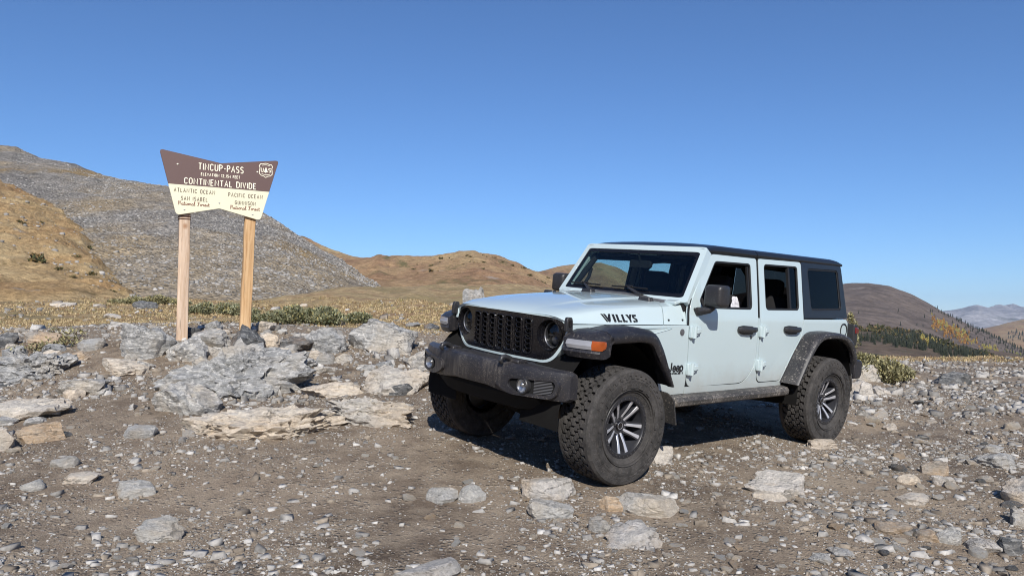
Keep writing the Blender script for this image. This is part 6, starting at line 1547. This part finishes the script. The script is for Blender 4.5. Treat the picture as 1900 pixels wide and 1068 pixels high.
# ---- far trees
V_CON = mat_leaf('conifer_needles', (.016, .022, .014), (.040, .046, .026)); V_TRK = plain('conifer_trunk', (.06, .045, .035), .9, var=.3)
V_ASP = [(mat_leaf('aspen_orange', (.36, .18, .05), (.52, .29, .09)), 1.0)]; V_ASY = [(mat_leaf('aspen_yellow', (.36, .30, .08), (.50, .43, .15)), 1.0)]; V_ASG = [(mat_leaf('aspen_lime', (.22, .25, .05), (.40, .38, .10)), 1.0)]
def conifer_arrays(seed):
    rs = np.random.RandomState(seed); V = []; F = []
    def tri(a, b, c): k = len(V); V.extend([a, b, c]); F.append((k, k + 1, k + 2))
    for lv in range(9):
        z = .12 + .80 * lv / 9; r = .20 * (1 - z) ** .8 + .015; nb = 8
        for j in range(nb):
            a = 6.283 * (j + rs.rand() * .7) / nb; rr = r * rs.uniform(.7, 1.2); dz = rs.uniform(.02, .07)
            tip = (rr * math.cos(a), rr * math.sin(a), z - dz); l = (rr * .35 * math.cos(a + 1.0), rr * .35 * math.sin(a + 1.0), z + .05); r_ = (rr * .35 * math.cos(a - 1.0), rr * .35 * math.sin(a - 1.0), z + .05); top = (0, 0, z + .13)
            tri(tip, l, top); tri(tip, top, r_)
    return np.array(V), np.array(F)
CON = [conifer_arrays(k) for k in range(6)]
CON_ME = []
for V, F in CON:
    t0 = np.array([(.018, 0, -.05), (-.009, .016, -.05), (-.009, -.016, -.05), (0, 0, .3)]); tf = np.array([(0, 1, 3), (1, 2, 3), (2, 0, 3)]) + len(V)
    o = np_mesh('conifer', np.concatenate([V, t0]), np.concatenate([F, tf]), [V_CON, V_TRK], fmat=[0] * len(F) + [1] * 3); CON_ME.append(o.data); bpy.data.objects.remove(o)
def photo_uv(p):
    q = np.asarray(p, float) - np.array([0, 0, CAM_H]); zc = q @ np.array(C_FWD)
    return IW / 2 + FPX * (q @ np.array(C_RIGHT)) / zc, IH / 2 + FPX * (q @ np.array(C_DOWN)) / zc
rs = np.random.RandomState(42)
pts = []
def collect(hill, n, a_rng, t_rng, keep, seed):
    r2 = np.random.RandomState(seed); p = hill.at(r2.uniform(*a_rng, n), r2.uniform(*t_rng, n)); u, v = photo_uv(p); k = r2.rand(n) < keep(u, v); return p[k]
def in_wood(u, v):
    band = np.clip(1 - np.abs(v - np.interp(u, [1570, 1650, 1700, 1760, 1830], [652, 640, 642, 652, 660])) / np.interp(u, [1570, 1650, 1760, 1830], [18, 28, 16, 10]), 0, 1)
    return np.clip(band * 1.3, 0, 1) * np.clip(.45 + 2.2 * fbm(np.stack([u * .045, v * .09, u * 0], 1), 3), .04, .8)
wood = np.concatenate([collect(h_valley, 3600, (.25, .95), (.35, 1.0), in_wood, 1),
                       collect(h_dark, 2600, (.55, .99), (.05, 1.0), lambda u, v: np.clip(np.interp(v - np.interp(u, [1740, 1800, 1900], [571, 601, 650]), [0, 4, 14, 40, 70], [.9, .8, .30, .08, .02]) * np.clip((u - 1720) / 60, 0, 1), 0, 1) * .6, 2),
                       collect(h_dark, 420, (.35, .99), (.02, .6), lambda u, v: np.full(len(u), .16), 3),
                       collect(h_far2, 600, (.45, .99), (.1, .75), lambda u, v: np.where(u > 1780, .6, 0), 4)])
dist = wood[:, 1]; hts = np.where(dist > 1700, 15, np.where(dist > 650, 5.2, 4.0)) * rs.uniform(.6, 1.25, len(wood)); order = np.argsort(-hts / dist); wood, hts = wood[order], hts[order]
inview = [i for i in range(len(wood)) if 1560 < photo_uv(wood[i:i + 1])[0][0] < 1905]
near = set(inview[:260])
for i in sorted(near):
    o = bpy.data.objects.new('conifer_tree', CON_ME[i % 6]); COL.objects.link(o); o.location = wood[i] - np.array([0, 0, .4]); s = hts[i]; o.scale = (s * 1.05, s * 1.05, s); o.rotation_euler = (0, 0, i * 1.7)
    
    uu_, vv_ = photo_uv(wood[i:i + 1]); dd_ = wood[i][1]
    tag(o, 'dark conifer on the far foothill beyond the mountain' if dd_ > 1700 else ('dark conifer on the flank of the bare mountain, above the valley wood' if dd_ > 650 else ('dark conifer in the valley wood, nearer the tail lamp' if uu_[0] < 1690 else 'dark conifer in the valley wood, nearer the aspens')), 'tree', 'conifers in the valley')
VV = []; FF = []; k = 0
for i in range(len(wood)):
    if i in near: continue
    V, F = CON[i % 6]; a = i * 1.3; R_ = np.array([[math.cos(a), -math.sin(a), 0], [math.sin(a), math.cos(a), 0], [0, 0, 1]]); Vt = (V * hts[i]) @ R_.T + wood[i] - np.array([0, 0, .4]); VV.append(Vt); FF.append(F + k); k += len(V)
tag(np_mesh('conifer_wood', np.concatenate(VV), np.concatenate(FF), V_CON), 'dark conifer wood massed along the valley right of the car', 'wood', kind='stuff')
def aspen_mesh(mats, seed):
    r2 = np.random.RandomState(seed); lumps = [(r2.uniform(-.15, .15), r2.uniform(-.15, .15), .35 + .12 * j, .26 - .03 * j, .26 - .03 * j, .20) for j in range(5)]
    V, F = leaves(150, r2, lumps, .13); t0 = np.array([(.03, 0, -.05), (-.015, .026, -.05), (-.015, -.026, -.05), (0, 0, .6)]); tf = np.array([(0, 1, 3, 3), (1, 2, 3, 3), (2, 0, 3, 3)])
    Ft = np.concatenate([F[:, [0, 1, 2]], F[:, [0, 2, 3]]]); o = np_mesh('aspen', np.concatenate([V, t0]), np.concatenate([Ft, tf[:, :3] + len(V)]), [mats[0][0], V_TRK], fmat=[0] * len(Ft) + [1] * 3); me = o.data; bpy.data.objects.remove(o); return me
AM = {'o': [aspen_mesh(V_ASP, 1), aspen_mesh(V_ASP, 2)], 'y': [aspen_mesh(V_ASY, 3), aspen_mesh(V_ASY, 4)], 'g': [aspen_mesh(V_ASG, 5), aspen_mesh(V_ASG, 6)]}
def aspens(hill, n, a_rng, t_rng, keep, kinds, seed, label, group, size, cap):
    p = collect(hill, n, a_rng, t_rng, keep, seed); r2 = random.Random(seed)
    for i, q in enumerate(p[:cap]):
        o = bpy.data.objects.new('aspen_tree', AM[r2.choice(kinds)][i % 2]); COL.objects.link(o); o.location = q - np.array([0, 0, .3]); s = size * r2.uniform(.6, 1.3); o.scale = (s, s, s * 1.1); o.rotation_euler = (0, 0, r2.uniform(0, 6.28)); tag(o, label, 'tree', group)
def blob(line, wd): return lambda u, v: np.clip(1.4 - np.abs(v - np.interp(u, [q[0] for q in line], [q[1] for q in line])) / wd, 0, 1) * ((u > line[0][0]) & (u < line[-1][0]))
aspens(h_dark, 6000, (.5, .99), (.05, .9), blob([(1729, 601), (1750, 609), (1775, 622), (1798, 632)], 12), 'oooy', 1, 'orange aspen in the bright grove on the bare mountainside', 'orange aspens on the mountainside', 4.4, 150)
aspens(h_dark, 6000, (.5, .99), (.02, .9), blob([(1790, 627), (1810, 636), (1830, 645), (1850, 652)], 6), 'yyo', 2, 'yellow aspen at the lower end of the bright grove', 'yellow aspens below the orange grove', 3.2, 50)
aspens(h_dark, 4000, (.5, .99), (.0, .9), blob([(1820, 650), (1860, 655), (1895, 658)], 5), 'gy', 3, 'lime green aspen at the foot of the mountain', 'lime aspens at the mountain foot', 2.6, 30)
aspens(h_valley, 5000, (.3, .95), (.4, 1.0), blob([(1708, 632), (1722, 638), (1738, 638)], 5), 'oy', 4, 'orange aspen among the dark conifers', 'orange aspens among the conifers', 3.0, 22)

# ---- air
hz_mat = bpy.data.materials.new('mountain_air'); hz_mat.use_nodes = True; hn = hz_mat.node_tree; hn.nodes.clear()
ho_ = N(hn, 'ShaderNodeOutputMaterial'); pv = N(hn, 'ShaderNodeVolumePrincipled'); pv.inputs['Color'].default_value = (.62, .77, 1.0, 1); pv.inputs['Density'].default_value = 4.2e-5; pv.inputs['Anisotropy'].default_value = 0.0
L(hn, pv.outputs[0], ho_.inputs['Volume'])
mb = MB(); mb.box((0, 4400, 95), (26000, 20000, 910)); hb = mb.build('haze', hz_mat, None, smooth=None); tag(hb, kind='stuff')
